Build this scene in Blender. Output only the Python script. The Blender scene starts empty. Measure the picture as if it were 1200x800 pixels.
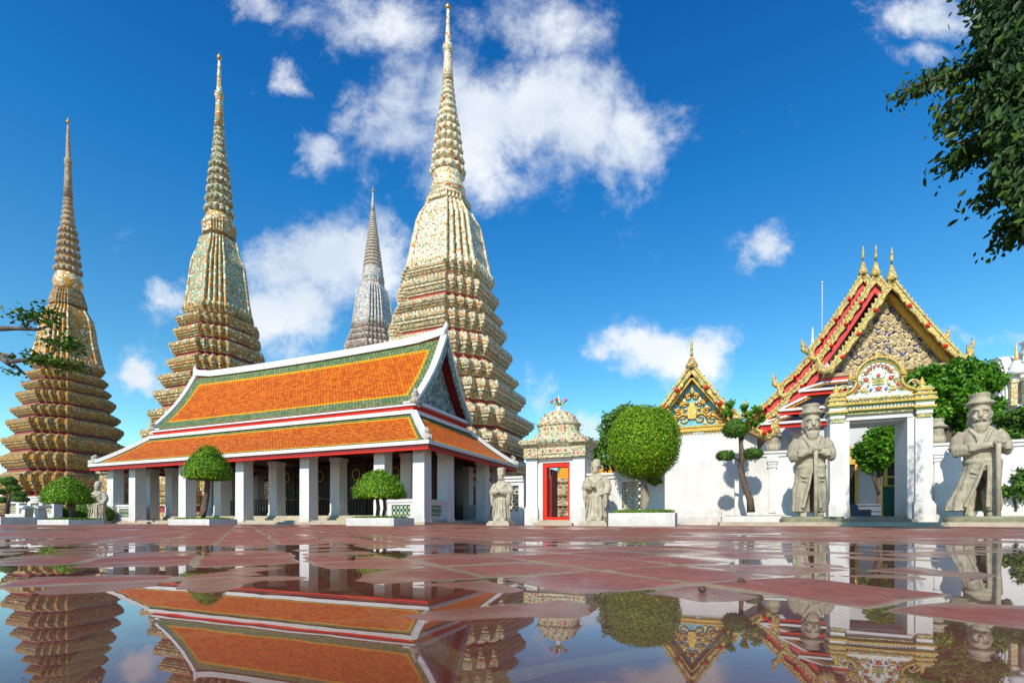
import bpy, bmesh, math, random
from mathutils import Vector, Matrix, noise
random.seed(7)
R = math.radians
sc = bpy.context.scene
C = sc.collection
# ------------------------------------------------------------------ camera, sky, sun, exposure
F, HZ, H = 570.0, 610.0, 0.17          # focal length in photo pixels, horizon row, eye height
cam = bpy.data.cameras.new('camera'); camo = bpy.data.objects.new('camera', cam); C.objects.link(camo)
camo.location = (0, 0, H); camo.rotation_euler = (R(90), 0, 0)
cam.sensor_width = 36; cam.lens = 36*F/1200; cam.shift_y = (HZ-400)/1200
cam.clip_start = 0.02; cam.clip_end = 3000
sc.camera = camo
SUN_AZ, SUN_EL = R(25), R(38)          # sunlight travels 25 degrees right of the view axis
sv = Vector((math.sin(SUN_AZ)*math.cos(SUN_EL), math.cos(SUN_AZ)*math.cos(SUN_EL), -math.sin(SUN_EL)))
sl = bpy.data.lights.new('sun', 'SUN'); sl.energy = 4.6; sl.angle = R(0.53); sl.color = (1, .93, .80)
so = bpy.data.objects.new('sun', sl); C.objects.link(so)
so.rotation_euler = sv.to_track_quat('-Z', 'Y').to_euler(); so.location = (-20, -40, 40)
sc.view_settings.view_transform = 'Standard'; sc.view_settings.look = 'None'
sc.view_settings.gamma = 1; sc.view_settings.exposure = 0.18

class NT:
    def __init__(s, tree): s.t = tree; s.n = tree.nodes; s.l = tree.links
    def node(s, typ, ins=None, **kw):
        n = s.n.new(typ)
        for k, v in kw.items(): setattr(n, k, v)
        if ins:
            for k, v in ins.items():
                if isinstance(v, bpy.types.NodeSocket): s.l.new(v, n.inputs[k])
                else: n.inputs[k].default_value = v
        return n
    def m(s, op, a, b=0.0, c=0.0, clamp=False):
        n = s.node('ShaderNodeMath', {0: a, 1: b, 2: c}, operation=op); n.use_clamp = clamp; return n.outputs[0]
    def ramp(s, fac, stops, mode='LINEAR'):
        n = s.node('ShaderNodeValToRGB', {0: fac}); r = n.color_ramp; r.interpolation = mode
        while len(r.elements) < len(stops): r.elements.new(0.5)
        for e, (p, c) in zip(r.elements, stops): e.position = p; e.color = (c[0], c[1], c[2], 1)
        return n.outputs[0]
    def mix(s, fac, a, b, blend='MIX'):
        n = s.node('ShaderNodeMix', data_type='RGBA', blend_type=blend)
        for k, v in ((0, fac), (6, a), (7, b)):
            if isinstance(v, bpy.types.NodeSocket): s.l.new(v, n.inputs[k])
            else: n.inputs[k].default_value = v if k == 0 else (v[0], v[1], v[2], 1)
        return n.outputs[2]

w = bpy.data.worlds.new('World'); sc.world = w; w.use_nodes = True
t = NT(w.node_tree); t.n.clear()
sky = t.node('ShaderNodeTexSky', sky_type='NISHITA', sun_disc=False, sun_elevation=SUN_EL, sun_rotation=R(205),
             air_density=1.0, dust_density=0.0, ozone_density=3.0, altitude=0)
tc = t.node('ShaderNodeTexCoord')
sep = t.node('ShaderNodeSeparateXYZ', {0: tc.outputs['Generated']})
yy = t.m('MAXIMUM', sep.outputs[1], 0.02)
U = t.m('DIVIDE', sep.outputs[0], yy); V = t.m('DIVIDE', sep.outputs[2], yy)
uv = t.node('ShaderNodeCombineXYZ', {0: U, 1: V})
nz = t.node('ShaderNodeTexNoise', {'Vector': uv.outputs[0], 'Scale': 5.6, 'Detail': 14.0, 'Roughness': .66, 'Distortion': .25})
nz2 = t.node('ShaderNodeTexNoise', {'Vector': uv.outputs[0], 'Scale': 2.6, 'Detail': 3.0, 'Roughness': .5})
# cloud banks: (direction given as photo column, row; half sizes; weight)
CL = [(470,125,70,85,.80),(560,150,105,85,1.0),(655,130,100,95,1.0),(735,155,72,65,.95),(620,40,105,60,.8),(430,25,100,55,.75),(710,205,40,40,.55),
      (370,305,90,62,1.12),(330,365,80,62,1.05),(440,300,62,44,1.1),(205,338,42,30,.85),(165,430,46,28,1.1),
      (770,415,86,36,1.2),(835,405,44,38,1.05),(725,405,48,26,1.0),(885,290,42,30,.95),(340,95,34,24,.66),(385,168,40,32,.66),
      (1095,14,70,26,.72),(1080,68,36,22,.6),(640,470,22,60,.55),(690,505,50,22,.85),(1130,385,70,14,.52),(300,10,50,24,.6)]
wp = t.node('ShaderNodeTexNoise', {'Vector': uv.outputs[0], 'Scale': 4.5, 'Detail': 6.0, 'Roughness': .65})
ws = t.node('ShaderNodeSeparateColor', {0: wp.outputs['Color']})
UW = t.m('ADD', U, t.m('MULTIPLY', t.m('SUBTRACT', ws.outputs[0], .5), .30)); VW = t.m('ADD', V, t.m('MULTIPLY', t.m('SUBTRACT', ws.outputs[1], .5), .20))
mask = None
for (cx, cy, rx, ry, wt) in CL:
    dx = t.m('MULTIPLY', t.m('SUBTRACT', UW, (cx-600)/F), F/rx); dy = t.m('MULTIPLY', t.m('SUBTRACT', VW, (HZ-cy)/F), F/ry)
    d2 = t.m('ADD', t.m('MULTIPLY', dx, dx), t.m('MULTIPLY', dy, dy))
    g = t.m('MULTIPLY', t.m('POWER', 2.718, t.m('MULTIPLY', d2, -1.1)), wt)
    mask = g if mask is None else t.m('MAXIMUM', mask, g)
dens = t.m('ADD', mask, t.m('MULTIPLY', t.m('SUBTRACT', nz.outputs[0], .5), 1.75))
mr = t.node('ShaderNodeMapRange', {0: dens, 1: .22, 2: 1.0}, interpolation_type='SMOOTHSTEP')
front = t.m('GREATER_THAN', sep.outputs[1], .05)
fac = t.m('MULTIPLY', t.m('MULTIPLY', mr.outputs[0], front), .97)
hs = t.node('ShaderNodeHueSaturation', {'Hue': .497, 'Saturation': 1.2, 'Value': 1.0, 'Color': sky.outputs[0]})
elv = t.ramp(sep.outputs[2], [(0, (1.9, 2.15, 1.75)), (.28, (1.0, 1.56, 1.52)), (.55, (.30, 1.28, 1.68)), (.80, (.10, .9, 1.5))])
skyc = t.mix(1.0, hs.outputs[0], elv, 'MULTIPLY')
shade = t.ramp(nz2.outputs[0], [(.35, (5.8, 6.6, 7.6)), (.62, (8.8, 9.0, 9.3))])
col = t.mix(fac, skyc, shade)
bg = t.node('ShaderNodeBackground', {0: col, 1: .105})
t.l.new(bg.outputs[0], t.node('ShaderNodeOutputWorld').inputs[0])

# ------------------------------------------------------------------ helpers
def G(px, Y): return (px-600)/F*Y                       # world x of a photo column at depth Y
def Zr(py, Y): return H+(HZ-py)/F*Y                     # world z of a photo row at depth Y
ROT = R(-22)                                            # the temple grid: local x runs right along the facades, y away
def world(o, x, y, z=0):
    c, s = math.cos(ROT), math.sin(ROT); return (o[0]+c*x-s*y, o[1]+s*x+c*y, z)

class MB:
    def __init__(s): s.v = []; s.f = []; s.mi = []; s.sm = []; s.uv = {}
    def add(s, vs, fs, mi=0, smooth=False, M=None):
        b = len(s.v)
        s.v += [tuple(M @ Vector(v)) if M is not None else tuple(v) for v in vs]
        for f in fs: s.f.append(tuple(i+b for i in f)); s.mi.append(mi); s.sm.append(smooth)
        return b
    def box(s, x0, x1, y0, y1, z0, z1, mi=0, M=None, taper=0.0):
        t_ = taper
        v = [(x0,y0,z0),(x1,y0,z0),(x1,y1,z0),(x0,y1,z0),(x0+t_,y0+t_,z1),(x1-t_,y0+t_,z1),(x1-t_,y1-t_,z1),(x0+t_,y1-t_,z1)]
        s.add(v, [(0,3,2,1),(4,5,6,7),(0,1,5,4),(1,2,6,5),(2,3,7,6),(3,0,4,7)], mi, False, M)
    def loft(s, rings, mi=0, smooth=False, caps=True, M=None, mis=None):
        n = len(rings[0]); vs = [p for r in rings for p in r]; b = s.add(vs, [], mi, smooth, M)
        for k in range(len(rings)-1):
            m_ = mis[k] if mis else mi
            for i in range(n):
                j = (i+1) % n
                s.f.append((b+k*n+i, b+k*n+j, b+(k+1)*n+j, b+(k+1)*n+i)); s.mi.append(m_); s.sm.append(smooth)
        if caps:
            s.f.append(tuple(b+i for i in reversed(range(n)))); s.mi.append(mis[0] if mis else mi); s.sm.append(False)
            s.f.append(tuple(b+(len(rings)-1)*n+i for i in range(n))); s.mi.append(mis[-1] if mis else mi); s.sm.append(False)
    def lathe(s, prof, n=20, mi=0, smooth=True, cx=0, cy=0, M=None, mis=None):
        s.loft([[(cx+r*math.cos(2*math.pi*i/n), cy+r*math.sin(2*math.pi*i/n), z) for i in range(n)] for r, z in prof], mi, smooth, True, M, mis)
    def tube(s, path, rad, n=8, mi=0, smooth=True, flat=1.0):
        P = [Vector(p) for p in path]; rs = rad if isinstance(rad, (list, tuple)) else [rad]*len(P)
        rings = []; up = Vector((0, 0, 1))
        for i, p in enumerate(P):
            d = (P[min(i+1, len(P)-1)]-P[max(i-1, 0)]).normalized()
            a = d.cross(up)
            if a.length < .05: a = d.cross(Vector((0, 1, 0)))
            a.normalize(); b = a.cross(d)
            rings.append([tuple(p+(a*math.cos(2*math.pi*k/n)*flat+b*math.sin(2*math.pi*k/n))*rs[i]) for k in range(n)])
        s.loft(rings, mi, smooth)
    def bar(s, p, q, wx, wz, mi=0):
        p, q = Vector(p), Vector(q); d = (q-p).normalized(); up = Vector((0, 0, 1))
        a = d.cross(up)
        if a.length < .02: a = Vector((1, 0, 0))
        a.normalize(); b = a.cross(d).normalized()
        o = [(-1,-1),(1,-1),(1,1),(-1,1)]
        s.loft([[tuple(e+a*wx/2*i+b*wz/2*j) for i, j in o] for e in (p, q)], mi)
    def strip(s, path, wx, wz, mi=0):
        """beam of rectangular section along a path"""
        P = [Vector(p) for p in path]; rings = []
        for i, p in enumerate(P):
            d = (P[min(i+1, len(P)-1)]-P[max(i-1, 0)]).normalized(); a = d.cross(Vector((0, 0, 1)))
            if a.length < .05: a = Vector((1, 0, 0))
            a.normalize(); b = a.cross(d).normalized()
            rings.append([tuple(p+a*wx/2*i_+b*wz/2*j_) for i_, j_ in ((-1,-1),(1,-1),(1,1),(-1,1))])
        s.loft(rings, mi)
    def prism(s, out, y0, y1, mi=0, mside=None):
        """outline in (x, z) extruded from y0 to y1"""
        n = len(out); b = s.add([(x, y0, z) for x, z in out]+[(x, y1, z) for x, z in out], [], mi)
        s.f.append(tuple(b+i for i in range(n))); s.mi.append(mi); s.sm.append(False)
        s.f.append(tuple(b+n+i for i in reversed(range(n)))); s.mi.append(mi); s.sm.append(False)
        for i in range(n):
            j = (i+1) % n
            s.f.append((b+j, b+i, b+n+i, b+n+j)); s.mi.append(mi if mside is None else mside); s.sm.append(False)
    def ball(s, c, r, mi=0, n=8, m=6, sz=1.0):
        pr = [(max(r*math.sin(math.pi*k/m), .0005), -r*sz*math.cos(math.pi*k/m)+c[2]) for k in range(m+1)]
        s.lathe(pr, n, mi, True, c[0], c[1])
    def build(s, name, mats, parent=None, M=None):
        me = bpy.data.meshes.new(name); me.from_pydata(s.v, [], s.f)
        for m_ in (mats if isinstance(mats, (list, tuple)) else [mats]): me.materials.append(m_)
        me.polygons.foreach_set('material_index', s.mi); me.polygons.foreach_set('use_smooth', s.sm)
        if s.uv:
            ul = me.uv_layers.new(name='UVMap')
            for fi, uvs in s.uv.items():
                for li, q in zip(me.polygons[fi].loop_indices, uvs): ul.data[li].uv = q
        me.update()
        return link(name, me, parent)
def link(name, me, parent=None):
    o = bpy.data.objects.new(name, me); C.objects.link(o)
    if parent is not None: o.parent = parent
    return o
def tag(o, label=None, cat=None, group=None, kind=None):
    if label: o['label'] = label
    if cat: o['category'] = cat
    if group: o['group'] = group
    if kind: o['kind'] = kind
    return o
def thing(name, label, cat, loc=(0,0,0), rz=0.0, group=None):
    o = bpy.data.objects.new(name, None); C.objects.link(o); o.location = loc; o.rotation_euler = (0, 0, rz)
    return tag(o, label, cat, group)
def copy_tree(o, parent=None):
    kids = list(o.children); c = o.copy(); C.objects.link(c)
    if parent is not None: c.parent = parent
    for k in kids: copy_tree(k, c)
    return c

# ------------------------------------------------------------------ materials
def mat(name, col=(.5,.5,.5), rough=.7, spec=.4, nscale=0, namp=0.0, bump=0.0, bscale=30, metal=0.0, dirt=None, damp=None):
    m = bpy.data.materials.new(name); m.use_nodes = True; k = NT(m.node_tree); b = k.n['Principled BSDF']
    b.inputs['Roughness'].default_value = rough; b.inputs['Specular IOR Level'].default_value = spec; b.inputs['Metallic'].default_value = metal
    b.inputs['Base Color'].default_value = (*col, 1)
    tcn = k.node('ShaderNodeTexCoord'); P = tcn.outputs['Object']
    c = None
    if namp:
        n = k.node('ShaderNodeTexNoise', {'Vector': P, 'Scale': nscale, 'Detail': 6, 'Roughness': .6})
        lo = [x*(1-namp) for x in col]; hi = [min(x*(1+namp), 1) for x in col]
        c = k.ramp(n.outputs[0], [(.3, lo), (.7, hi)])
    if dirt:   # (colour, scale, threshold, amount)
        n = k.node('ShaderNodeTexNoise', {'Vector': k.node('ShaderNodeMapping', {0: P, 3: (1, 1, .35)}).outputs[0], 'Scale': dirt[1], 'Detail': 8, 'Roughness': .7})
        f = k.m('MULTIPLY', k.ramp(n.outputs[0], [(dirt[2], (0,0,0)), (dirt[2]+.22, (1,1,1))]), dirt[3])
        c = k.mix(f, c if c is not None else col, dirt[0])
    if damp:   # rising damp and rain splash near the foot of a wall
        z_ = k.node('ShaderNodeSeparateXYZ', {0: P}).outputs[2]
        n = k.node('ShaderNodeTexNoise', {'Vector': P, 'Scale': 2.4, 'Detail': 9, 'Roughness': .72})
        f = k.node('ShaderNodeMapRange', {0: k.m('ADD', z_, k.m('MULTIPLY', k.m('SUBTRACT', n.outputs[0], .5), 2.6)), 1: .75, 2: -.15}, interpolation_type='SMOOTHSTEP').outputs[0]
        c = k.mix(k.m('MULTIPLY', f, damp[1]), c if c is not None else col, damp[0])
    if c is not None: k.l.new(c, b.inputs['Base Color'])
    if bump:
        n = k.node('ShaderNodeTexNoise', {'Vector': P, 'Scale': bscale, 'Detail': 6, 'Roughness': .65})
        bp = k.node('ShaderNodeBump', {'Height': n.outputs[0], 'Strength': 1.0, 'Distance': bump}); k.l.new(bp.outputs[0], b.inputs['Normal'])
    return m
def mosaic(name, stops, scale=7.0, fscale=2.2, fl=None, bump=.05, rough=.42, base=None):
    """glazed ceramic chips: random cell colours, optional rosettes of ring colours fl = (petal, heart)"""
    m = bpy.data.materials.new(name); m.use_nodes = True; k = NT(m.node_tree); b = k.n['Principled BSDF']
    P = k.node('ShaderNodeTexCoord').outputs['Object']
    v = k.node('ShaderNodeTexVoronoi', {'Vector': P, 'Scale': scale})
    s_ = k.node('ShaderNodeSeparateColor', {0: v.outputs['Color']})
    c = k.ramp(s_.outputs[0], stops, 'CONSTANT')
    h = v.outputs['Distance']
    if fl:
        v2 = k.node('ShaderNodeTexVoronoi', {'Vector': P, 'Scale': fscale, 'Randomness': .55}); d = v2.outputs['Distance']
        s2 = k.node('ShaderNodeSeparateColor', {0: v2.outputs['Color']})
        pet = k.ramp(s2.outputs[1], fl[0], 'CONSTANT')
        c = k.mix(k.ramp(d, [(0, (1,1,1)), (.30, (0,0,0))], 'CONSTANT'), c, pet)
        c = k.mix(k.ramp(d, [(0, (1,1,1)), (.12, (0,0,0))], 'CONSTANT'), c, fl[1])
        h = k.m('MULTIPLY', h, k.m('ADD', .6, d))
    n = k.node('ShaderNodeTexNoise', {'Vector': P, 'Scale': .7, 'Detail': 6, 'Roughness': .65})
    c = k.mix(k.m('MULTIPLY', k.ramp(n.outputs[0], [(.50, (0,0,0)), (.78, (1,1,1))]), .35), c, (.12, .095, .065))
    k.l.new(c, b.inputs['Base Color']); b.inputs['Roughness'].default_value = rough; b.inputs['Specular IOR Level'].default_value = .35
    bp = k.node('ShaderNodeBump', {'Height': h, 'Strength': 1.0, 'Distance': bump}); bp.invert = True
    k.l.new(bp.outputs[0], b.inputs['Normal'])
    return m
def rooftile(name, c1, c2, sc_=(.20, .17)):
    m = bpy.data.materials.new(name); m.use_nodes = True; k = NT(m.node_tree); b = k.n['Principled BSDF']
    uvn = k.node('ShaderNodeUVMap').outputs[0]
    br = k.node('ShaderNodeTexBrick', {'Vector': uvn, 'Color1': (*c1, 1), 'Color2': (*c2, 1), 'Mortar': (c1[0]*.35, c1[1]*.3, c1[2]*.3, 1), 'Scale': 1.0,
               'Mortar Size': .018, 'Mortar Smooth': .6, 'Bias': -.1, 'Brick Width': sc_[0], 'Row Height': sc_[1]})
    n = k.node('ShaderNodeTexNoise', {'Vector': uvn, 'Scale': 1.1, 'Detail': 8, 'Roughness': .7})
    n2 = k.node('ShaderNodeTexNoise', {'Vector': k.node('ShaderNodeMapping', {0: uvn, 3: (9, 1.2, 1)}).outputs[0], 'Scale': 1, 'Detail': 4})
    c = k.mix(k.m('MULTIPLY', k.ramp(n.outputs[0], [(.45, (0,0,0)), (.75, (1,1,1))]), .5), br.outputs[0], [x*.5 for x in c1])
    c = k.mix(k.m('MULTIPLY', k.ramp(n2.outputs[0], [(.55, (0,0,0)), (.8, (1,1,1))]), .35), c, (.05, .035, .025))
    n3 = k.node('ShaderNodeTexNoise', {'Vector': uvn, 'Scale': 3.3, 'Detail': 3, 'Roughness': .8})
    c = k.mix(k.m('MULTIPLY', k.ramp(n3.outputs[0], [(.50, (0,0,0)), (.66, (1,1,1))]), .34), c, (min(c1[0]*1.15, .9), c1[1]*1.5, c1[2]*1.6))
    k.l.new(c, b.inputs['Base Color']); b.inputs['Roughness'].default_value = .55; b.inputs['Specular IOR Level'].default_value = .16
    sp = k.node('ShaderNodeSeparateXYZ', {0: uvn})
    row = k.m('FRACT', k.m('DIVIDE', sp.outputs[1], sc_[1]))
    hh = k.m('ADD', k.m('MULTIPLY', k.m('SUBTRACT', 1.0, row), .8), k.m('MULTIPLY', br.outputs['Fac'], -.8))
    bp = k.node('ShaderNodeBump', {'Height': hh, 'Strength': 1.0, 'Distance': .045}); k.l.new(bp.outputs[0], b.inputs['Normal'])
    return m
def leafmat(name, stops, trans=.25):
    m = bpy.data.materials.new(name); m.use_nodes = True; k = NT(m.node_tree); b = k.n['Principled BSDF']
    g = k.node('ShaderNodeNewGeometry')
    c = k.ramp(g.outputs['Random Per Island'], stops)
    P = k.node('ShaderNodeTexCoord').outputs['Object']
    n = k.node('ShaderNodeTexNoise', {'Vector': P, 'Scale': 2.2, 'Detail': 4})
    c = k.mix(k.m('MULTIPLY', k.ramp(n.outputs[0], [(.4, (0,0,0)), (.7, (1,1,1))]), .5), c, [x*.6 for x in stops[0][1]])
    k.l.new(c, b.inputs['Base Color']); b.inputs['Roughness'].default_value = .5; b.inputs['Specular IOR Level'].default_value = .3
    tr = k.node('ShaderNodeBsdfTranslucent', {0: c}); mx = k.node('ShaderNodeMixShader', {0: trans, 1: b.outputs[0], 2: tr.outputs[0]})
    k.l.new(mx.outputs[0], k.n['Material Output'].inputs[0])
    return m
WHITE = mat('white_plaster', (.67, .66, .645), .75, .2, 1.2, .035, .008, 12, dirt=((.44, .43, .40), 1.5, .49, .55), damp=((.40, .38, .33), .55))
WHITE2 = mat('white_trim', (.69, .68, .67), .6, .3, 2.0, .04, .004, 20, dirt=((.33, .32, .29), 2.0, .52, .5))
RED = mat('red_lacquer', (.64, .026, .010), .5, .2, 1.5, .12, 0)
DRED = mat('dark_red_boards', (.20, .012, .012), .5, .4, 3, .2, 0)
PINKRED = mat('pinkish_red_board', (.60, .055, .05), .6, .3, 2, .1, 0)  # pinkish red of the hall's gable walls and back boards
STONE = mat('carved_granite', (.40, .36, .265), .9, .15, 3.0, .25, .02, 24, dirt=((.10, .09, .065), 1.5, .50, .62))
STONE2 = mat('pale_worn_stone', (.44, .395, .30), .9, .15, 5.0, .2, .010, 34, dirt=((.13, .115, .085), 2.6, .54, .6))
SLAB = mat('step_stone', (.42, .36, .27), .85, .2, 2.0, .2, .006, 20, dirt=((.12, .10, .08), 2.0, .55, .5))
GOLD = mat('gilding', (.55, .33, .075), .32, .5, 6, .3, .02, 18, metal=.55)
GOLDP = mat('gold_paint', (.60, .38, .05), .45, .5, 6, .25, .015, 20)
DARKW = mat('dark_timber', (.022, .014, .012), .5, .4, 4, .3, 0)
BARK = mat('bark', (.13, .095, .07), .95, .1, 9, .4, .02, 22)
SOIL = mat('soil', (.10, .07, .045), .95, .1, 9, .3, .02, 22)
YEL = rooftile('yellow_tile', (.85, .40, .012), (.76, .30, .01))
ORANGE = rooftile('orange_tile', (.76, .175, .006), (.46, .062, .004))
GREEN = rooftile('green_tile', (.105, .20, .075), (.30, .30, .14))
NAVY = rooftile('navy_tile', (.018, .024, .045), (.03, .035, .06))
REDT = rooftile('red_tile', (.44, .055, .015), (.34, .04, .015))
GLEAF = leafmat('topiary_leaf', [(0, (.04, .14, .004)), (.45, (.13, .30, .007)), (.85, (.24, .42, .012)), (1, (.36, .48, .02))], .25)
DLEAF = leafmat('bonsai_leaf', [(0, (.03, .085, .010)), (.6, (.07, .17, .015)), (1, (.15, .26, .03))], .2)
TLEAF = leafmat('tree_leaf', [(0, (.03, .12, .005)), (.6, (.09, .27, .010)), (1, (.19, .42, .02))], .25)
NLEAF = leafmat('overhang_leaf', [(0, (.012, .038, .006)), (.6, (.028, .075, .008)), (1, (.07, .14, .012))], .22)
GRASS = leafmat('grass_blade', [(0, (.07, .15, .01)), (1, (.22, .36, .03))], .2)
GCORE = mat('leaf_mass', (.07, .16, .010), .9, .1, 8, .4, .05, 12)
# ------------------------------------------------------------------ ground, paving, puddles
gm = mat('earth_paving', (.30, .20, .16), .8, .2, .6, .2, .004, 8)
mb = MB(); mb.add([(-1500,-1500,-.08),(1500,-1500,-.08),(1500,1500,-.08),(-1500,1500,-.08)], [(0,1,2,3)])
tag(mb.build('ground', gm), kind='structure')
TA = R(29); AX = (-math.sin(TA), math.cos(TA)); BX = (math.cos(TA), math.sin(TA)); TP = .405; TO = (.680, .925)
def tw(p, q): return (TO[0]+(AX[0]*p+BX[0]*q)*TP, TO[1]+(AX[1]*p+BX[1]*q)*TP)
def gxy(px, py): d = F*H/(py-HZ); return ((px-600)/F*d, d)
BUMPS = []   # (x, y, rx, ry, height)
def bump(px, py, rx, ry, h): x, y = gxy(px, py); BUMPS.append((x, y, rx, ry, h))
bump(700, 662, .52, .66, .0105); bump(600, 692, .16, .12, .003); bump(570, 738, .20, .12, -.0055); bump(470, 700, .16, .14, -.004); bump(640, 760, .3, .1, -.004); bump(820, 688, .16, .2, .004); bump(520, 660, .3, .5, .005)
bump(200, 656, .55, .38, .0070); bump(60, 683, .34, .14, .0070); bump(330, 634, 1.5, .8, .006); bump(900, 632, 1.8, .5, .006)
bump(1180, 722, .20, .13, .0085); bump(1200, 690, .25, .2, .003); bump(1000, 648, .4, .16, .003)
bump(280, 676, .3, .1, .004); bump(780, 645, .8, .5, .006)
def base_h(x, y):
    h = -.0030
    for bx, by, rx, ry, a in BUMPS:
        e = ((x-bx)/rx)**2+((y-by)/ry)**2
        if e < 8: h += .66*a*math.exp(-e)
    far = min(max((y-3.2)/2.5, 0), 1)
    h += far*(.0046+.0056*noise.noise((x*.45, y*.30, 3)))
    h += .0026*noise.noise((x*1.7, y*1.7, 0))+.0010*noise.noise((x*6, y*6, 5))
    h += .0013*min(max((y-1.25)/.5, 0), 1)
    if y < .3: h += .004
    return h
def paving():
    V, Fc, MI, RND = [], [], [], []
    fine = [0,.050,.072,.105,.2,.32,.44,.56,.68,.8,.89,.928,.950]; mid = [0,.050,.08,.5,.92,.950]
    TIN = (.050, .950)
    for ip in range(-14, 64):
        for iq in range(-48, 64):
            cx, cy = tw(ip+.5, iq+.5)
            if cy < -2.2 or cy > 22.5 or abs(cx) > 1.12*max(cy, 0)+2.0: continue
            rs = random.Random(ip*1000+iq)
            off = rs.uniform(-.0009, .0012); tx, ty = rs.uniform(-.0015, .0015), rs.uniform(-.0015, .0015); rnd = rs.random()
            if (ip, iq) == (0, 0): off, tx, ty = .0048, .0004, -.0004
            if cy > 5: off *= 1.3
            L = fine if .25 < cy < 5.0 else mid
            Ls = L+[1.0]; n = len(Ls); b = len(V)
            for i, p in enumerate(Ls):
                for j, q in enumerate(Ls):
                    pp, qq = p, q
                    x, y = tw(ip+p, iq+q)
                    inside = TIN[0]-.001 <= p <= TIN[1]+.001 and TIN[0]-.001 <= q <= TIN[1]+.001
                    if inside and L is fine:     # chipped, worn edges
                        wob = .030*noise.noise((x*5.5, y*5.5, 9))+.020*noise.noise((x*17, y*17, 2))
                        wob2 = .030*noise.noise((x*5.5, y*5.5, 19))+.020*noise.noise((x*17, y*17, 12))
                        e1 = 1 if p < .1 or p > .9 else 0; e2 = 1 if q < .1 or q > .9 else 0
                        x, y = tw(ip+p+wob*e1, iq+q+wob2*e2)
                    z = base_h(x, y)
                    if inside:
                        edge = min(p-TIN[0], TIN[1]-p, q-TIN[0], TIN[1]-q)
                        u_, v_ = 2*p-1, 2*q-1
                        z += off+tx*u_+ty*v_+.0013*(1-u_*u_)*(1-v_*v_)+.0010*noise.noise((x*9, y*9, 1))
                        z += 0 if edge > .008 else -.0012
                    else: z += -.0006+.0014*noise.noise((x*8, y*8, 4))
                    V.append((x, y, z))
            for i in range(n-1):
                for j in range(n-1):
                    a = b+i*n+j
                    Fc.append((a, a+n, a+n+1, a+1) if False else (a, a+1, a+n+1, a+n))
                    c1, c2 = (Ls[i]+Ls[i+1])/2, (Ls[j]+Ls[j+1])/2
                    MI.append(0 if TIN[0] < c1 < TIN[1] and TIN[0] < c2 < TIN[1] else 1); RND.append(rnd)
    me = bpy.data.meshes.new('paving'); me.from_pydata(V, [], Fc)
    tm = bpy.data.materials.new('clay_tile'); gr = bpy.data.materials.new('mortar_joint')
    for m_, kind in ((tm, 0), (gr, 1)):
        m_.use_nodes = True; k = NT(m_.node_tree); bs = k.n['Principled BSDF']
        P = k.node('ShaderNodeNewGeometry').outputs['Position']; sp = k.node('ShaderNodeSeparateXYZ', {0: P})
        n1 = k.node('ShaderNodeTexNoise', {'Vector': P, 'Scale': 3.5, 'Detail': 9, 'Roughness': .68})
        n2 = k.node('ShaderNodeTexNoise', {'Vector': P, 'Scale': 42.0, 'Detail': 7, 'Roughness': .7})
        n3 = k.node('ShaderNodeTexNoise', {'Vector': P, 'Scale': .8, 'Detail': 5, 'Roughness': .6})
        if kind == 0:
            at = k.node('ShaderNodeAttribute', attribute_name='tile_rand')
            c = k.ramp(at.outputs['Fac'], [(0, (.25, .060, .036)), (.5, (.36, .088, .048)), (1, (.34, .105, .062))])
            c = k.mix(k.m('MULTIPLY', k.ramp(n1.outputs[0], [(.40, (0,0,0)), (.66, (1,1,1))]), .5), c, (.20, .075, .068))
            c = k.mix(k.m('MULTIPLY', k.ramp(n3.outputs[0], [(.48, (0,0,0)), (.72, (1,1,1))]), .5), c, (.40, .235, .165))
        else:
            c = k.ramp(n1.outputs[0], [(.3, (.24, .155, .085)), (.7, (.38, .265, .15))])
        c = k.mix(k.m('MULTIPLY', k.ramp(n2.outputs[0], [(.47, (0,0,0)), (.70, (1,1,1))]), .6), c, (.14, .065, .045))
        wet = k.node('ShaderNodeMapRange', {0: k.m('ADD', sp.outputs[2], k.m('MULTIPLY', k.m('SUBTRACT', n1.outputs[0], .5), .006)), 1: .0048, 2: .0005}, interpolation_type='SMOOTHSTEP').outputs[0]
        n4 = k.node('ShaderNodeTexNoise', {'Vector': P, 'Scale': 13.0, 'Detail': 8, 'Roughness': .72})
        c = k.mix(k.m('MULTIPLY', k.ramp(n4.outputs[0], [(.46, (0,0,0)), (.64, (1,1,1))]), .5), c, (.17, .05, .034) if kind == 0 else (.16, .10, .06))
        c = k.mix(k.m('MULTIPLY', k.ramp(n4.outputs[0], [(.32, (1,1,1)), (.44, (0,0,0))]), .4), c, (.46, .20, .13))
        silt = k.m('MULTIPLY', k.node('ShaderNodeMapRange', {0: k.m('ABSOLUTE', k.m('SUBTRACT', sp.outputs[2], .0007)), 1: .0011, 2: .0}, interpolation_type='SMOOTHSTEP').outputs[0], k.m('MULTIPLY', n1.outputs[0], .85))
        c = k.mix(silt, c, (.34, .235, .15))
        sub = k.node('ShaderNodeMapRange', {0: sp.outputs[2], 1: .0006, 2: -.0028}, interpolation_type='SMOOTHSTEP').outputs[0]
        c = k.mix(k.m('MULTIPLY', wet, .30), c, (.10, .03, .022) if kind == 0 else (.20, .14, .085))
        c = k.mix(k.m('MULTIPLY', sub, .80), c, (.10, .016, .007) if kind == 0 else (.15, .07, .03))
        k.l.new(c, bs.inputs['Base Color'])
        ro = k.m('SUBTRACT', k.m('ADD', .34, k.m('MULTIPLY', n4.outputs[0], .42)), k.m('MULTIPLY', wet, .36))
        k.l.new(ro, bs.inputs['Roughness']); bs.inputs['Specular IOR Level'].default_value = .17
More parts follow.
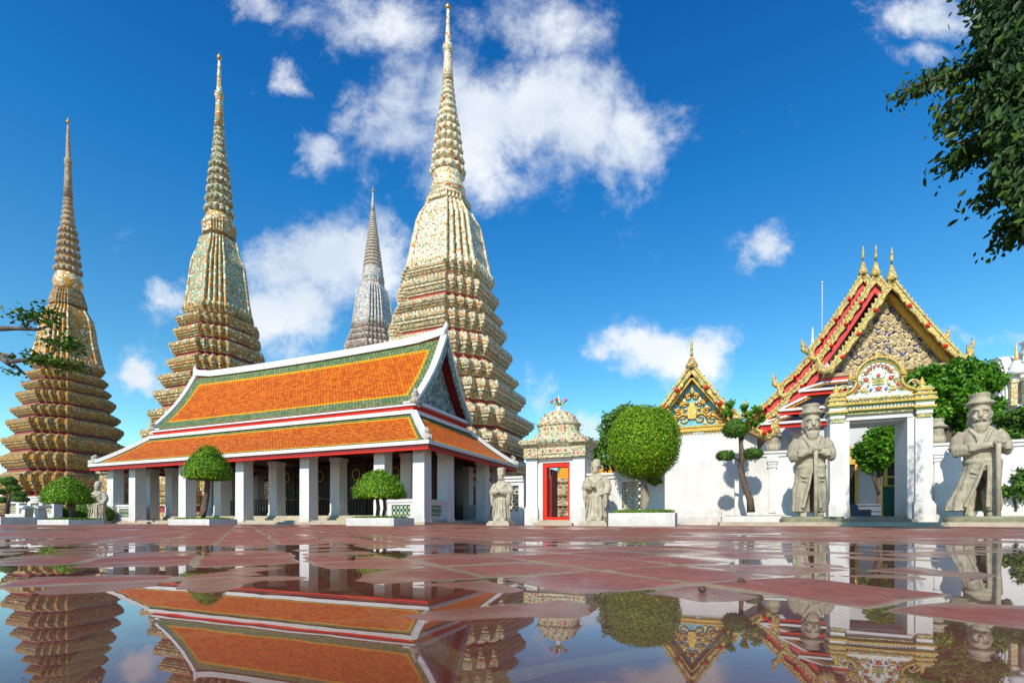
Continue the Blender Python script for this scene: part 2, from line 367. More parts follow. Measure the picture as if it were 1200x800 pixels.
        bp = k.node('ShaderNodeBump', {'Height': k.m('ADD', n2.outputs[0], k.m('MULTIPLY', n1.outputs[0], .8)), 'Strength': .8, 'Distance': .0036 if kind == 0 else .005})
        k.l.new(bp.outputs[0], bs.inputs['Normal'])
    me.materials.append(tm); me.materials.append(gr)
    me.polygons.foreach_set('material_index', MI); me.polygons.foreach_set('use_smooth', [True]*len(Fc))
    a = me.attributes.new('tile_rand', 'FLOAT', 'FACE'); a.data.foreach_set('value', RND)
    me.update(); tag(link('paving', me), kind='structure')
paving()
wm = bpy.data.materials.new('rain_water'); wm.use_nodes = True; k = NT(wm.node_tree); k.n.remove(k.n['Principled BSDF'])
P = k.node('ShaderNodeNewGeometry').outputs['Position']
n = k.node('ShaderNodeTexNoise', {'Vector': P, 'Scale': 5.0, 'Detail': 2})
bp = k.node('ShaderNodeBump', {'Height': n.outputs[0], 'Strength': .12, 'Distance': .0012})
gi = k.node('ShaderNodeNewGeometry'); dt = k.node('ShaderNodeVectorMath', {0: gi.outputs['Incoming'], 1: bp.outputs[0]}, operation='DOT_PRODUCT').outputs['Value']
frs = k.m('MINIMUM', k.m('ADD', .022, k.m('MULTIPLY', .978, k.m('POWER', k.m('SUBTRACT', 1.0, k.m('ABSOLUTE', dt)), 5.0))), .74)
gl = k.node('ShaderNodeBsdfGlossy', {'Color': (.92, .92, .95, 1), 'Roughness': .004, 'Normal': bp.outputs[0]})
tr = k.node('ShaderNodeBsdfTransparent', {0: (.90, .84, .80, 1)})
mx = k.node('ShaderNodeMixShader', {0: frs, 1: tr.outputs[0], 2: gl.outputs[0]})
k.l.new(mx.outputs[0], k.n['Material Output'].inputs[0])
mb = MB(); mb.add([(-3,-1.5,0),(3,-1.5,0),(18,15,0),(-18,15,0)], [(0,1,2,3)])
tag(mb.build('puddle_water', wm), kind='structure')

# ------------------------------------------------------------------ the tall tiled chedis
QP = [(1,0),(1,.50),(.885,.50),(.885,.635),(.765,.635),(.765,.765),(.635,.765),(.635,.885),(.50,.885),(.50,1)]
PLAN = []
for q in range(4):
    c, s_ = round(math.cos(q*math.pi/2)), round(math.sin(q*math.pi/2))
    PLAN += [(c*x-s_*y, s_*x+c*y) for x, y in QP]
def plan_ring(r, z): return [(x*r, y*r, z) for x, y in PLAN]
def petals(mb, r, z0, z1, pitch, out, mi):
    """a row of raised lotus petals along the redented outline"""
    n = len(PLAN)
    for i in range(n):
        a, b = PLAN[i], PLAN[(i+1) % n]
        dx, dy = (b[0]-a[0])*r, (b[1]-a[1])*r; L = math.hypot(dx, dy)
        if L < .08: continue
        nx, ny = dy/L, -dx/L; k = max(1, round(L/pitch)); st = L/k
        for j in range(k):
            t0, t1, tm_ = (j+.08)*st/L, (j+.92)*st/L, (j+.5)*st/L
            x0, y0 = a[0]*r+dx*t0, a[1]*r+dy*t0; x1, y1 = a[0]*r+dx*t1, a[1]*r+dy*t1; xm, ym = a[0]*r+dx*tm_, a[1]*r+dy*tm_
            zm = z0+(z1-z0)*.55
            mb.add([(x0,y0,z0),(x1,y1,z0),(x1+nx*out*.7,y1+ny*out*.7,zm),(xm+nx*out*.4,ym+ny*out*.4,z1),(x0+nx*out*.7,y0+ny*out*.7,zm),(xm+nx*out*1.25,ym+ny*out*1.25,zm),(xm,ym,z1)],
                   [(0,1,2,5,4),(4,5,3),(5,2,3),(1,6,3,2),(0,4,3,6)], mi)
def chedi(name, label, px, Y, rz, peaks, bell, spire, mats, ring_n, dense=1.0):
    X = G(px, Y); cosf = 1/math.sqrt(1+(X/Y)**2)
    root = thing(name, label, 'chedi', (X, Y, 0), ROT+rz, 'tall tiled chedis rising behind the pavilion')
    cv = lambda y: Zr(y, Y); rv = lambda h: h*Y/F*cosf/1.11; rs = lambda h: h*Y/F*cosf
    M_tier, M_band, M_red, M_bell, M_rib, M_ring, M_top = mats
    for i in range(len(peaks)-1, 0, -1):
        (yt, ht), (yb, hb) = peaks[i-1], peaks[i]
        zt, zb, rt, rb = cv(yt), cv(yb), rv(ht), rv(hb)
        h_ = zt-zb; mb = MB()
        wz = min(rt*.865, rb*.83)
        pr = [(0, rb*.905, 0), (.13, rb*.905, 0), (.135, rb*.88, 1), (.20, rb*.875, 1), (.26, wz*1.03, 0), (.29, wz, 2), (.41, wz, 2), (.415, rt*.895, 0), (.50, rt*.90, 0), (.505, rt*.93, 1), (.66, rt*.945, 1), (.665, rt*.972, 0), (.78, rt*.978, 0), (.785, rt, 0), (.98, rt, 1), (1.0, rt*.99, 0)]
        mb.loft([plan_ring(r_, zb+f_*h_) for f_, r_, _ in pr], 0, False, True, None, [p[2] for p in pr[1:]])
        petals(mb, rt*.932, zb+.505*h_, zb+.655*h_, .32*dense, .085, 1); petals(mb, rt*.995, zb+.99*h_, zb+1.07*h_, .30*dense, .0, 0)
        petals(mb, rt, zb+.80*h_, zb+.96*h_, .42*dense, .04, 1); petals(mb, rb*.905, zb+.01*h_, zb+.125*h_, .36*dense, .04, 1)
        mb.build('base_tier', [M_tier, M_band, M_red], root)
    # bell: flared foot, ribbed redented body
    mb = MB(); bl = [(cv(y), rv(h)) for y, h in bell]
    mb.loft([plan_ring(r_, z) for z, r_ in bl], 0)
    n = len(PLAN)
    for i, (x, y) in enumerate(PLAN):                       # ribs on every outward corner
        a, b = PLAN[i-1], PLAN[(i+1) % n]
        if (x-a[0])*(b[1]-y)-(y-a[1])*(b[0]-x) > 0:
            mb.tube([(x*r_*1.005, y*r_*1.005, z) for z, r_ in bl], [max(.05, .055*r_) for z, r_ in bl], 5, 1)
    z0, r0 = bl[-1]
    petals(mb, r0, z0+.05, z0+.05+.2*r0, .4*dense, .1, 1)
    for z, r_ in bl[2:-1]: petals(mb, r_, z-.14*r_, z+.1*r_, .34*dense, .06, 0)
    mb.build('bell', [M_bell, M_rib], root)
    # throne, neck, rings, pinnacle
    mb = MB(); zt = bl[0][0]; th = [(cv(y), h) for y, h in spire['throne']]
    mb.loft([plan_ring(rv(h), z) for z, h in reversed(th)], 0)
    for z, h in th[1:-1:2]: petals(mb, rv(h), z-.1, z+.18, .3*dense, .06, 1)
    mb.build('throne', [M_tier, M_band], root)
    mb = MB(); mb.lathe([(rs(h), cv(y)) for y, h in reversed(spire['neck'])], 24, 0); mb.build('neck', [M_rib], root)
    (ya, ha), (yb, hb) = spire['rings']                      # bottom, top
    mb = MB(); za, zb = cv(ya), cv(yb); tot = 0; hs_ = []
    for i in range(ring_n):
        f = 1-.62*i/ring_n; hs_.append(f); tot += f
    z = za; prof = []; mis = []
    for i in range(ring_n):
        dh = hs_[i]/tot*(zb-za); r_ = rs(ha+(hb-ha)*((z+dh/2-za)/(zb-za)))
        for ff, k_, mm in ((.0, .80, 1), (.10, .93, 0), (.30, 1.05, 0), (.5, 1.07, 0), (.72, .98, 0), (.86, .84, 1), (.97, .74, 1)): prof.append((r_*k_, z+ff*dh)); mis.append(mm)
        for j in range(14):                                   # raised petals round the ring
            a = 2*math.pi*j/14; c, s_ = math.cos(a), math.sin(a)
            if i < 6: mb.ball((c*r_*.98, s_*r_*.98, z+.42*dh), dh*.27, 0, 6, 4, 1.2)
        z += dh
    mb.lathe(prof, 24, 0, True, mis=mis[1:]); mb.build('ringed_spire', [M_ring, M_band], root)
    mb = MB(); mb.lathe([(rs(h), cv(y)) for y, h in reversed(spire['pin'])], 16, 0); mb.build('pinnacle', [M_top], root)
    y, h = spire['ball']; mb = MB(); mb.ball((0, 0, cv(y)), rs(h), 0, 12, 8); mb.lathe([(rs(h)*.3, cv(y)), (.01, cv(y-7))], 8, 0); mb.build('finial_ball', [GOLD], root)
    return root
cream, pgreen, dgr, ora, dark, whi, brn = (.67,.53,.34), (.37,.43,.30), (.10,.25,.15), (.60,.19,.03), (.13,.11,.06), (.78,.73,.58), (.34,.19,.08)
blue, pink, ygold = (.17,.22,.29), (.46,.27,.22), (.58,.33,.06)
MR = mat('red_recess', (.40, .085, .055), .6, .3, 2, .2, 0); MR2 = mat('dull_red_recess', (.26, .045, .05), .6, .3, 2, .2, 0)
A1 = mosaic('cream_mosaic', [(0,cream),(.42,whi),(.58,pgreen),(.74,(.52,.42,.24)),(.90,(.46,.20,.08)),(.95,dark)], 10, 2.6, ([(0,(.50,.28,.10)),(.3,pgreen),(.7,(.60,.46,.16))], (.62,.42,.08)), .035)
A2 = mosaic('cream_petal_mosaic', [(0,cream),(.35,(.50,.40,.20)),(.6,pgreen),(.8,ora),(.9,dark)], 9, 3.2, ([(0,dgr),(.5,ora)], whi), .035)
A3 = mosaic('cream_bell_mosaic', [(0,whi),(.45,cream),(.70,pgreen),(.86,(.44,.14,.05)),(.95,dgr)], 8, 2.8, ([(0,pgreen),(.6,(.50,.26,.10))], (.62,.42,.08)), .035)
A4 = mosaic('cream_rib', [(0,(.66,.57,.36)),(.6,whi),(.82,ora),(.92,pgreen)], 5, bump=.05)
B1 = mosaic('brown_mosaic', [(0,(.46,.27,.07)),(.3,(.38,.36,.20)),(.55,ora),(.75,whi),(.86,dgr),(.93,dark)], 7, 2.0, ([(0,ora),(.5,whi)], dgr), .035)
B2 = mosaic('brown_petal_mosaic', [(0,(.42,.25,.07)),(.4,(.34,.38,.24)),(.65,ygold),(.85,dark)], 8, 2.6, ([(0,whi),(.5,dgr)], ora), .035)
B3 = mosaic('green_bell_mosaic', [(0,(.24,.35,.21)),(.35,(.38,.42,.27)),(.58,whi),(.72,(.50,.24,.08)),(.92,dgr)], 8, 2.6, ([(0,ora),(.5,(.46,.36,.16))], whi), .035)
B4 = mosaic('green_rib', [(0,(.34,.44,.28)),(.35,(.50,.22,.06)),(.6,ygold),(.8,whi)], 4.5, bump=.05)
B5 = mosaic('green_ring_mosaic', [(0,(.20,.28,.17)),(.4,(.40,.36,.22)),(.7,(.36,.14,.05)),(.85,whi)], 8, bump=.06)
D1 = mosaic('ochre_mosaic', [(0,(.40,.22,.045)),(.25,(.25,.22,.13)),(.48,(.46,.16,.02)),(.63,(.15,.17,.11)),(.78,(.50,.42,.26)),(.90,dark)], 6, 1.9, ([(0,ora),(.5,(.44,.36,.20))], ygold), .035)
D2 = mosaic('ochre_petal_mosaic', [(0,(.54,.27,.03)),(.4,(.32,.22,.09)),(.7,(.26,.28,.17)),(.86,dark)], 7, 2.6, ([(0,(.44,.36,.20)),(.5,ora)], dgr), .035)
D3 = mosaic('orange_bell_mosaic', [(0,(.56,.25,.03)),(.5,(.42,.24,.07)),(.75,whi),(.86,dgr)], 6, 1.6, ([(0,(.45,.36,.2)),(.5,ora)], ygold), .035)
D4 = mosaic('orange_rib', [(0,(.60,.27,.03)),(.5,(.45,.36,.20)),(.78,whi)], 4.5, bump=.05)
D5 = mosaic('taupe_ring_mosaic', [(0,(.36,.26,.16)),(.5,(.44,.34,.22)),(.8,(.26,.15,.09))], 8, bump=.06)
E1 = mosaic('blue_grey_mosaic', [(0,(.50,.50,.44)),(.4,(.38,.42,.46)),(.65,pink),(.8,whi),(.9,blue)], 7, 1.6, ([(0,(.30,.34,.40)),(.5,(.48,.42,.26))], whi), .035)
E3 = mosaic('beige_ring', [(0,(.52,.46,.38)),(.6,(.42,.36,.29)),(.85,(.6,.57,.5))], 8, bump=.03)
E2 = mosaic('rosy_band', [(0,pink),(.5,(.45,.36,.28)),(.8,whi)], 7, bump=.06)
spA = dict(throne=[(238,25),(240,26.5),(245,27),(247,22),(251,24)][::1], neck=[(208,18),(212,17.5),(216,16.5),(219,18.5),(224,20.5),(228,21),(230,17.5),(234,19.5),(238,22),(240,22)],
           rings=((208,19.5),(97,6.2)), pin=[(12,1.6),(30,2.4),(52,3.6),(54,5.8),(58,6.2),(60,4.8),(80,5.4),(97,6.6)], ball=(9,3.4))
chedi('tall_chedi', 'tallest chedi, cream and pale green tiles, rising behind the orange roof gable', 525, 39.5, 0,
      [(331,53),(350,60),(375,65),(390,69.5),(416,76),(446,83.4),(466,92),(496,102),(522,106),(548,108),(578,112),(612,114)],
      [(248,26.5),(256,31),(266,37),(285,41),(305,45),(320,48),(328,51),(333,53)], spA, (A1, A2, MR, A3, A4, A4, A4), 12)
spB = dict(throne=[(258,16),(262,18),(264,20),(268,21),(274,20),(278,20.5)], neck=[(254,15),(257,16),(260,17.5),(266,18),(270,17),(275,18)],
           rings=((254,16.2),(150,6.0)), pin=[(72,1.6),(85,2.5),(108,3.4),(110,5.6),(113,6),(115,4.2),(130,4.8),(150,6.2)], ball=(68,3))
chedi('tall_chedi', 'second tallest chedi, green bell on brown tiers, behind the left end of the orange roof', 257, 49.4, 0,
      [(371,41),(383,50),(397,52),(414,57),(433,59),(452,68),(470,73),(492,79),(514,86),(538,92),(570,98),(612,104)],
      [(284,22),(298,25),(312,31),(330,33.5),(350,36),(366,39),(372,41)], spB, (B1, B2, MR2, B3, B4, B5, B4), 12)
spC = dict(throne=[(336,15),(340,17),(344,19),(350,21),(355,23),(360,23)], neck=[(322,15),(326,16),(329,18),(333,19),(337,17.5),(342,17)],
           rings=((322,15.6),(232,5.6)), pin=[(147,1.5),(160,2.4),(186,3.4),(188,5.2),(191,5.4),(193,4.2),(210,5),(232,5.8)], ball=(143,2.8))
chedi('tall_chedi', 'ochre and orange tiled chedi at the far left, partly behind bare branches', 80, 59.3, 0,
      [(430,44),(443,49),(456,53),(468,59),(486,65),(500,69),(520,74),(540,78),(562,83),(590,88),(612,90)],
      [(362,22),(372,29),(384,32),(400,34.5),(414,38),(424,41),(431,44)], spC, (D1, D2, MR2, D3, D4, D5, D5), 12)
spD = dict(throne=[(322,11),(325,13),(330,14),(334,13.5),(337,14)], neck=[(316,11),(319,12.5),(322,12),(326,13),(330,13)],
           rings=((318,11.5),(248,2.6)), pin=[(226,.9),(236,1.6),(248,2.6)], ball=(224,1.6))
chedi('tall_chedi', 'small far blue grey chedi between the green belled and the cream chedi', 437, 61.5, 0,
      [(385,25),(393,28),(400,31),(408,34),(420,38),(440,44),(470,52),(510,60),(560,68),(612,74)],
      [(337,14),(342,17.5),(352,20),(366,22),(378,23.5),(386,25)], spD, (E1, E2, MR, E1, E1, E3, E1), 22, 1.4)
# ------------------------------------------------------------------ roofs
def roof_panel(mb, p00, p10, p11, p01, gb=.42, yb=.13, sag=0.0, ridge_sag=0.0, thick=.10, nv=6, nu=8, gtop=None):
    """tiled slope: field (0) framed by a line (1) and a border (2); soffit (3)"""
    p00, p10, p11, p01 = map(Vector, (p00, p10, p11, p01))
    Lu = ((p10-p00).length+(p11-p01).length)/2; Lv = ((p01-p00).length+(p11-p10).length)/2
    nrm = (p10-p00).cross(p01-p00).normalized(); gt = gb if gtop is None else gtop
    us = sorted({0, gb/Lu, (gb+yb)/Lu, 1-(gb+yb)/Lu, 1-gb/Lu, 1} | {i/nu for i in range(1, nu) if (gb+yb)/Lu+.01 < i/nu < 1-(gb+yb)/Lu-.01})
    vs = sorted({0, gb/Lv, (gb+yb)/Lv, 1-(gt+yb)/Lv, 1-gt/Lv, 1} | {i/nv for i in range(1, nv) if (gb+yb)/Lv+.01 < i/nv < 1-(gt+yb)/Lv-.01})
    def pt(u, v):
        p = (p00*(1-u)+p10*u)*(1-v)+(p01*(1-u)+p11*u)*v
        return p-nrm*sag*math.sin(math.pi*v)+Vector((0, 0, -ridge_sag*4*u*(1-u)*v))
    nu_, nv_ = len(us), len(vs)
    b = mb.add([pt(u, v) for v in vs for u in us]+[pt(u, v)-nrm*thick for v in vs for u in us], [])
    o = nu_*nv_
    for j in range(nv_-1):
        for i in range(nu_-1):
            cu, cv_ = (us[i]+us[i+1])/2, (vs[j]+vs[j+1])/2
            eu = min(cu, 1-cu)*Lu; ev = cv_*Lv; et = (1-cv_)*Lv
            mi = 2 if (eu < gb or ev < gb or et < gt) else (1 if (eu < gb+yb or ev < gb+yb or et < gt+yb) else 0)
            a = b+j*nu_+i
            mb.uv[len(mb.f)] = [(us[i_]*Lu, vs[j_]*Lv) for i_, j_ in ((i, j), (i+1, j), (i+1, j+1), (i, j+1))]
            mb.f.append((a, a+1, a+nu_+1, a+nu_)); mb.mi.append(mi); mb.sm.append(False)
            mb.f.append((a+o, a+o+nu_, a+o+nu_+1, a+o+1)); mb.mi.append(3); mb.sm.append(False)
    for i in range(nu_-1):
        for j in (0, nv_-1):
            a = b+j*nu_+i; mb.f.append((a, a+o, a+o+1, a+1) if j == 0 else (a, a+1, a+o+1, a+o)); mb.mi.append(3); mb.sm.append(False)
    for j in range(nv_-1):
        for i in (0, nu_-1):
            a = b+j*nu_+i; mb.f.append((a, a+nu_, a+nu_+o, a+o) if i == 0 else (a, a+o, a+nu_+o, a+nu_)); mb.mi.append(3); mb.sm.append(False)
    return pt
def lattice(x0, x1, z0, z1, y0, y1, mb, cell=.24, M=None, w_=.05):
    """pierced ceramic screen: crossing bars with a boss on every crossing"""
    nx = max(1, round((x1-x0)/cell)); nz_ = max(1, round((z1-z0)/cell)); dx, dz = (x1-x0)/nx, (z1-z0)/nz_; ym = (y0+y1)/2
    T = M if M is not None else Matrix()
    for i in range(nx):
        for j in range(nz_):
            a, c = x0+i*dx, z0+j*dz
            for (p, q) in (((a, ym, c), (a+dx, ym, c+dz)), ((a+dx, ym+.003, c), (a, ym+.003, c+dz))):
                mb.bar(T @ Vector(p), T @ Vector(q), y1-y0, w_, 0)
            e = T @ Vector((a+dx/2, ym, c+dz/2)); mb.ball(e, .075, 1, 6, 4)
LAT = mat('glazed_lattice', (.16, .30, .22), .3, .5, 5, .3, 0); LAT2 = mat('cream_lattice', (.52, .46, .32), .5, .4, 5, .2, 0)
BOSS = mat('glazed_boss', (.60, .52, .30), .3, .5, 5, .3, 0); PANELB = mat('dark_green_panel', (.03, .055, .045), .6, .3)

# ------------------------------------------------------------------ the open pavilion
pav = thing('open_pavilion', 'long open white pillared pavilion under a two tiered orange roof with green borders', 'pavilion', (-3.35, 19.5, 0), ROT)
LX, LY = 22.6, 9.74
mb = MB(); mb.box(-LX+.45, -.45, .42, LY-.42, 0, .12, 0); mb.box(-LX+.62, -.62, .66, LY-.66, .12, .20, 0)
mb.build('plinth', SLAB, pav)
mb = MB(); mb.box(-LX+2.5, -2.5, 2.45, LY-2.45, .204, .44, 0); mb.box(-LX+2.75, -2.75, 2.3, 2.45, .204, .32, 0); mb.build('raised_floor', SLAB, pav)
cxs = [.85, 2.85, 7.08, 11.3, 15.55, 19.75, 21.75]; cys = [.87, 2.87, 6.87, 8.87]
def column(x, y, parent, s=.29, z0=.10, z1=3.35):
    m_ = MB(); m_.box(x-s-.03, x+s+.03, y-s-.03, y+s+.03, z0-.10, z0+.14, 0); m_.box(x-s, x+s, y-s, y+s, z0+.14, z1-.16, 0, None, .012); m_.box(x-s-.025, x+s+.025, y-s-.025, y+s+.025, z1-.16, z1, 0)
    m_.build('column', WHITE, parent)
for i, a in enumerate(cxs):
    for j, b_ in enumerate(cys):
        if j in (1, 2) and i in (0, 6) or j in (0, 3): column(-a, b_, pav)
        else: column(-a, b_, pav, .30, .44, 3.35)
mb = MB()
for a in cxs[1:6]: mb.box(-a-.12, -a+.12, 1.2, LY-1.2, 3.36, 3.56, 0)
mb.box(-LX+.5, -.5, .5, LY-.5, 3.57, 3.62, 0); mb.build('ceiling', mat('ceiling_boards', (.10, .03, .025), .6, .3, 2, .2, 0), pav)
# dark back screen with gilded rosettes and a railing before it
mb = MB(); mb.box(-13.6, -2.95, 4.86, 4.96, .44, 3.35, 0)
for k_ in range(9): mb.box(-13.4+k_*1.28, -13.3+k_*1.28, 4.80, 4.86, .44, 3.35, 0)
mb.box(-13.6, -2.95, 4.82, 4.86, 1.75, 1.9, 0)
scr = mb.build('timber_screen', DARKW, pav)
for k_ in range(8):
    mb = MB(); cx = -12.7+k_*1.28
    for q in range(14):
        a0, a1 = 2*math.pi*q/14, 2*math.pi*(q+1)/14
        mb.bar((cx+.26*math.cos(a0), 4.81, 2.72+.3*math.sin(a0)), (cx+.26*math.cos(a1), 4.81, 2.72+.3*math.sin(a1)), .05, .05)
    mb.build('gilded_ring', GOLD, pav); mb = MB()
    mb.prism([(cx-.2, 1.3), (cx-.08, 1.4), (cx, 1.62), (cx+.08, 1.4), (cx+.2, 1.3), (cx, 1.42)], 4.79, 4.84)
    mb.build('gilded_flame', GOLD, pav)
mb = MB()
for k_ in range(66): x = -16.9+k_*.21; mb.box(x, x+.05, 4.30, 4.35, .44, 1.35, 0)
mb.box(-17, -2.95, 4.29, 4.36, 1.35, 1.42, 0); mb.build('railing', mat('brown_rail', (.10, .05, .035), .5, .4, 4, .2, 0), pav)
# corner balustrades with ceramic screens
def balus(p, q, parent, z0=.10, h=1.0):
    p, q = Vector((*p, 0)), Vector((*q, 0)); d = (q-p); L = d.length; M = Matrix.Translation(p) @ Matrix.Rotation(math.atan2(d.y, d.x), 4, 'Z')
    m_ = MB(); m_.box(0, L, -.11, .11, z0, z0+.28, 0, M); m_.box(0, L, -.14, .14, z0+h-.13, z0+h, 0, M); m_.box(0, L, -.10, .10, z0+h-.24, z0+h-.13, 0, M)
    m_.box(0, .22, -.10, .10, z0+.28, z0+h-.24, 0, M); m_.box(L-.22, L, -.10, .10, z0+.28, z0+h-.24, 0, M)
    o = m_.build('balustrade', WHITE, parent)
    m_ = MB(); lattice(.22, L-.22, z0+.28, z0+h-.24, -.05, .05, m_, .21, M); m_.build('ceramic_screen', [LAT, BOSS], o)
for x0, x1 in ((-2.55, -1.15), (-21.45, -20.05)):
    balus((x0, .87), (x1, .87), pav); balus((x0, 8.87), (x1, 8.87), pav)
for x in (-.85, -21.75):
    for y0, y1 in ((1.17, 2.57), (7.17, 8.57)): balus((x, y0), (x, y1), pav)
balus((-19.45, 8.87), (-15.9, 8.87), pav); balus((-15.2, 8.87), (-11.6, 8.87), pav)
# side doors and notice
mb = MB(); mb.box(-2.0, -1.9, 3.2, 6.57, .205, 3.35, 0); mb.box(-1.9, -1.84, 3.9, 5.8, .205, 2.7, 0)
for k_ in range(9): mb.box(-1.84, -1.80, 4.0+k_*.2, 4.06+k_*.2, .3, 1.4, 0)
mb.build('timber_door', DARKW, pav)
mb = MB(); mb.box(-1.35, -1.31, 3.35, 3.75, .9, 1.62, 0)
nt = mb.build('notice_board', mat('notice_paper', (.72, .74, .78), .5, .3), pav); mb = MB()
for k_ in range(7): mb.box(-1.31, -1.306, 3.40, 3.40+.28-.05*(k_ % 3), 1.52-k_*.09, 1.55-k_*.09, 0)
mb.build('printed_lines', mat('notice_ink', (.05, .06, .10), .6, .2), nt)
mb = MB(); mb.box(-1.37, -1.33, 3.54, 3.58, .205, .9, 0); mb.build('notice_post', DARKW, nt)
for a in (17.6, 13.4):                                      # dark gongs hung between the pillars
    mb = MB(); mb.lathe([(.02, -.40), (.34, -.34), (.40, 0), (.34, .34), (.02, .40)], 14); mb.bar((0, 0, .38), (0, 0, .9), .03, .03)
    g_ = mb.build('hanging_lantern', DARKW); g_.location = world((-3.35, 19.5), -a, 2.3, 2.68); g_.rotation_euler = (0, 0, ROT)
    tag(g_, 'dark round lantern hung under the eave behind the conical topiary' if a > 15 else 'dark round lantern hung in the pavilion next to the right edge of the conical topiary', 'lantern', 'lanterns hung in the pavilion')
# lower (skirt) roof
IN, Z0, Z1 = 2.05, 3.36, 5.08
mb = MB(); ptF = roof_panel(mb, (-LX,0,Z0), (0,0,Z0), (-IN,IN,Z1), (-LX+IN,IN,Z1), .36, .13, .10, nu=24)
roof_panel(mb, (0,0,Z0), (0,LY,Z0), (-IN,LY-IN,Z1), (-IN,IN,Z1), .36, .13, .10, nu=12)
roof_panel(mb, (0,LY,Z0), (-LX,LY,Z0), (-LX+IN,LY-IN,Z1), (-IN,LY-IN,Z1), .36, .13, .10)
roof_panel(mb, (-LX,LY,Z0), (-LX,0,Z0), (-LX+IN,IN,Z1), (-LX+IN,LY-IN,Z1), .36, .13, .10)
low = mb.build('lower_roof', [ORANGE, YEL, GREEN, DRED], pav)
mb = MB()
for (sx, sy) in ((0,0), (0,1), (1,0), (1,1)):
    path = []
    for k_ in range(7):
        f_ = k_/6; x = -f_*IN if not sx else -LX+f_*IN; y = f_*IN if not sy else LY-f_*IN
        path.append((x, y, Z0+(Z1-Z0)*f_-.08*math.sin(math.pi*f_)+.06+(.10 if k_ == 0 else 0)))
    mb.strip(path, .26, .20)
for (p, q) in (((-LX+IN,IN),(-IN,IN)), ((-IN,IN),(-IN,LY-IN)), ((-IN,LY-IN),(-LX+IN,LY-IN)), ((-LX+IN,LY-IN),(-LX+IN,IN))):
    mb.bar((*p, Z1+.05), (*q, Z1+.05), .30, .17)
mb.build('hip_ridge', WHITE2, low)
def ring_beam(mb, i, z0, z1, t_=.1, out=0):
    mb.box(-LX+i-out, -i+out, i-out, i+t_, z0, z1); mb.box(-LX+i-out, -i+out, LY-i-t_, LY-i+out, z0, z1)
    mb.box(-i-t_, -i+out, i+t_, LY-i-t_, z0, z1); mb.box(-LX+i-out, -LX+i+t_, i+t_, LY-i-t_, z0, z1)
mb = MB(); ring_beam(mb, 0, Z0-.09, Z0+.06, .14, .05); mb.build('white_eave_edge', WHITE2, low)
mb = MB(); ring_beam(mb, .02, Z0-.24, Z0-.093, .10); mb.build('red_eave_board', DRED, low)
mb = MB(); ring_beam(mb, .035, Z0-.30, Z0-.243, .14, .03); mb.build('red_eave_moulding', RED, low)
mb = MB(); ring_beam(mb, IN+.12, Z1+.06, Z1+.56, .12); mb.build('red_clerestory_board', RED, low)
for (x, y, hx) in ((0,0,1), (-LX,0,-1), (0,LY,1), (-LX,LY,-1)):  # carved ornament on each hip end
    mb = MB(); sx, sy = (1 if hx > 0 else -1), (-1 if y == 0 else 1)
    for k_, (d, z, r_) in enumerate(((.0,.14,.17),(-.08,.30,.15),(-.02,.44,.12),(-.12,.54,.09),(.16,.16,.09))): mb.ball((x-sx*.12+sx*d*.7, y-sy*.12+sy*d*.7, Z0+z), r_, 0, 9, 6)
    mb.build('hip_ornament', STONE2, low)
# upper roof
AX0, AX1, BE, ZE, ZT = -20.55, -2.08, 2.12, 5.58, 9.52
mid = LY/2
mb = MB(); ptU = roof_panel(mb, (AX0,BE,ZE), (AX1,BE,ZE), (AX1,mid,ZT), (AX0,mid,ZT), .66, .17, .20, .14, .10, 12, 24)
roof_panel(mb, (AX1,LY-BE,ZE), (AX0,LY-BE,ZE), (AX0,mid,ZT), (AX1,mid,ZT), .66, .17, .20, .14, .10, 12, 24)
up = mb.build('upper_roof', [ORANGE, YEL, GREEN, DRED], pav)
mb = MB(); path = []
for k_ in range(25):
    f_ = k_/24; e = min(f_, 1-f_)
    path.append((AX0-.08+(AX1-AX0+.16)*f_, mid, ZT+.08-.14*4*f_*(1-f_)+.20*math.exp(-(e*20)**2)))
mb.strip(path, .34, .36)
for x, sg in ((AX0-.08, -1), (AX1+.08, 1)): mb.tube([(x-sg*.3, mid, ZT+.2), (x-sg*.05, mid, ZT+.36), (x+sg*.06, mid, ZT+.60), (x+sg*.02, mid, ZT+.92)], [.18, .16, .10, .02], 8)
mb.build('ridge_cap', WHITE2, up)
def gsl(f_, x, side, off=0.0):
    """point on the concave gable slope"""
    n_ = Vector((0, -(ZT-ZE), (mid-BE))).normalized()
    y = BE+(mid-BE)*f_; z = ZE+(ZT-ZE)*f_; d = -.22*math.sin(math.pi*f_)+off
    y += n_.y*d; z += n_.z*d
    return (x, y if side == 0 else LY-y, z)
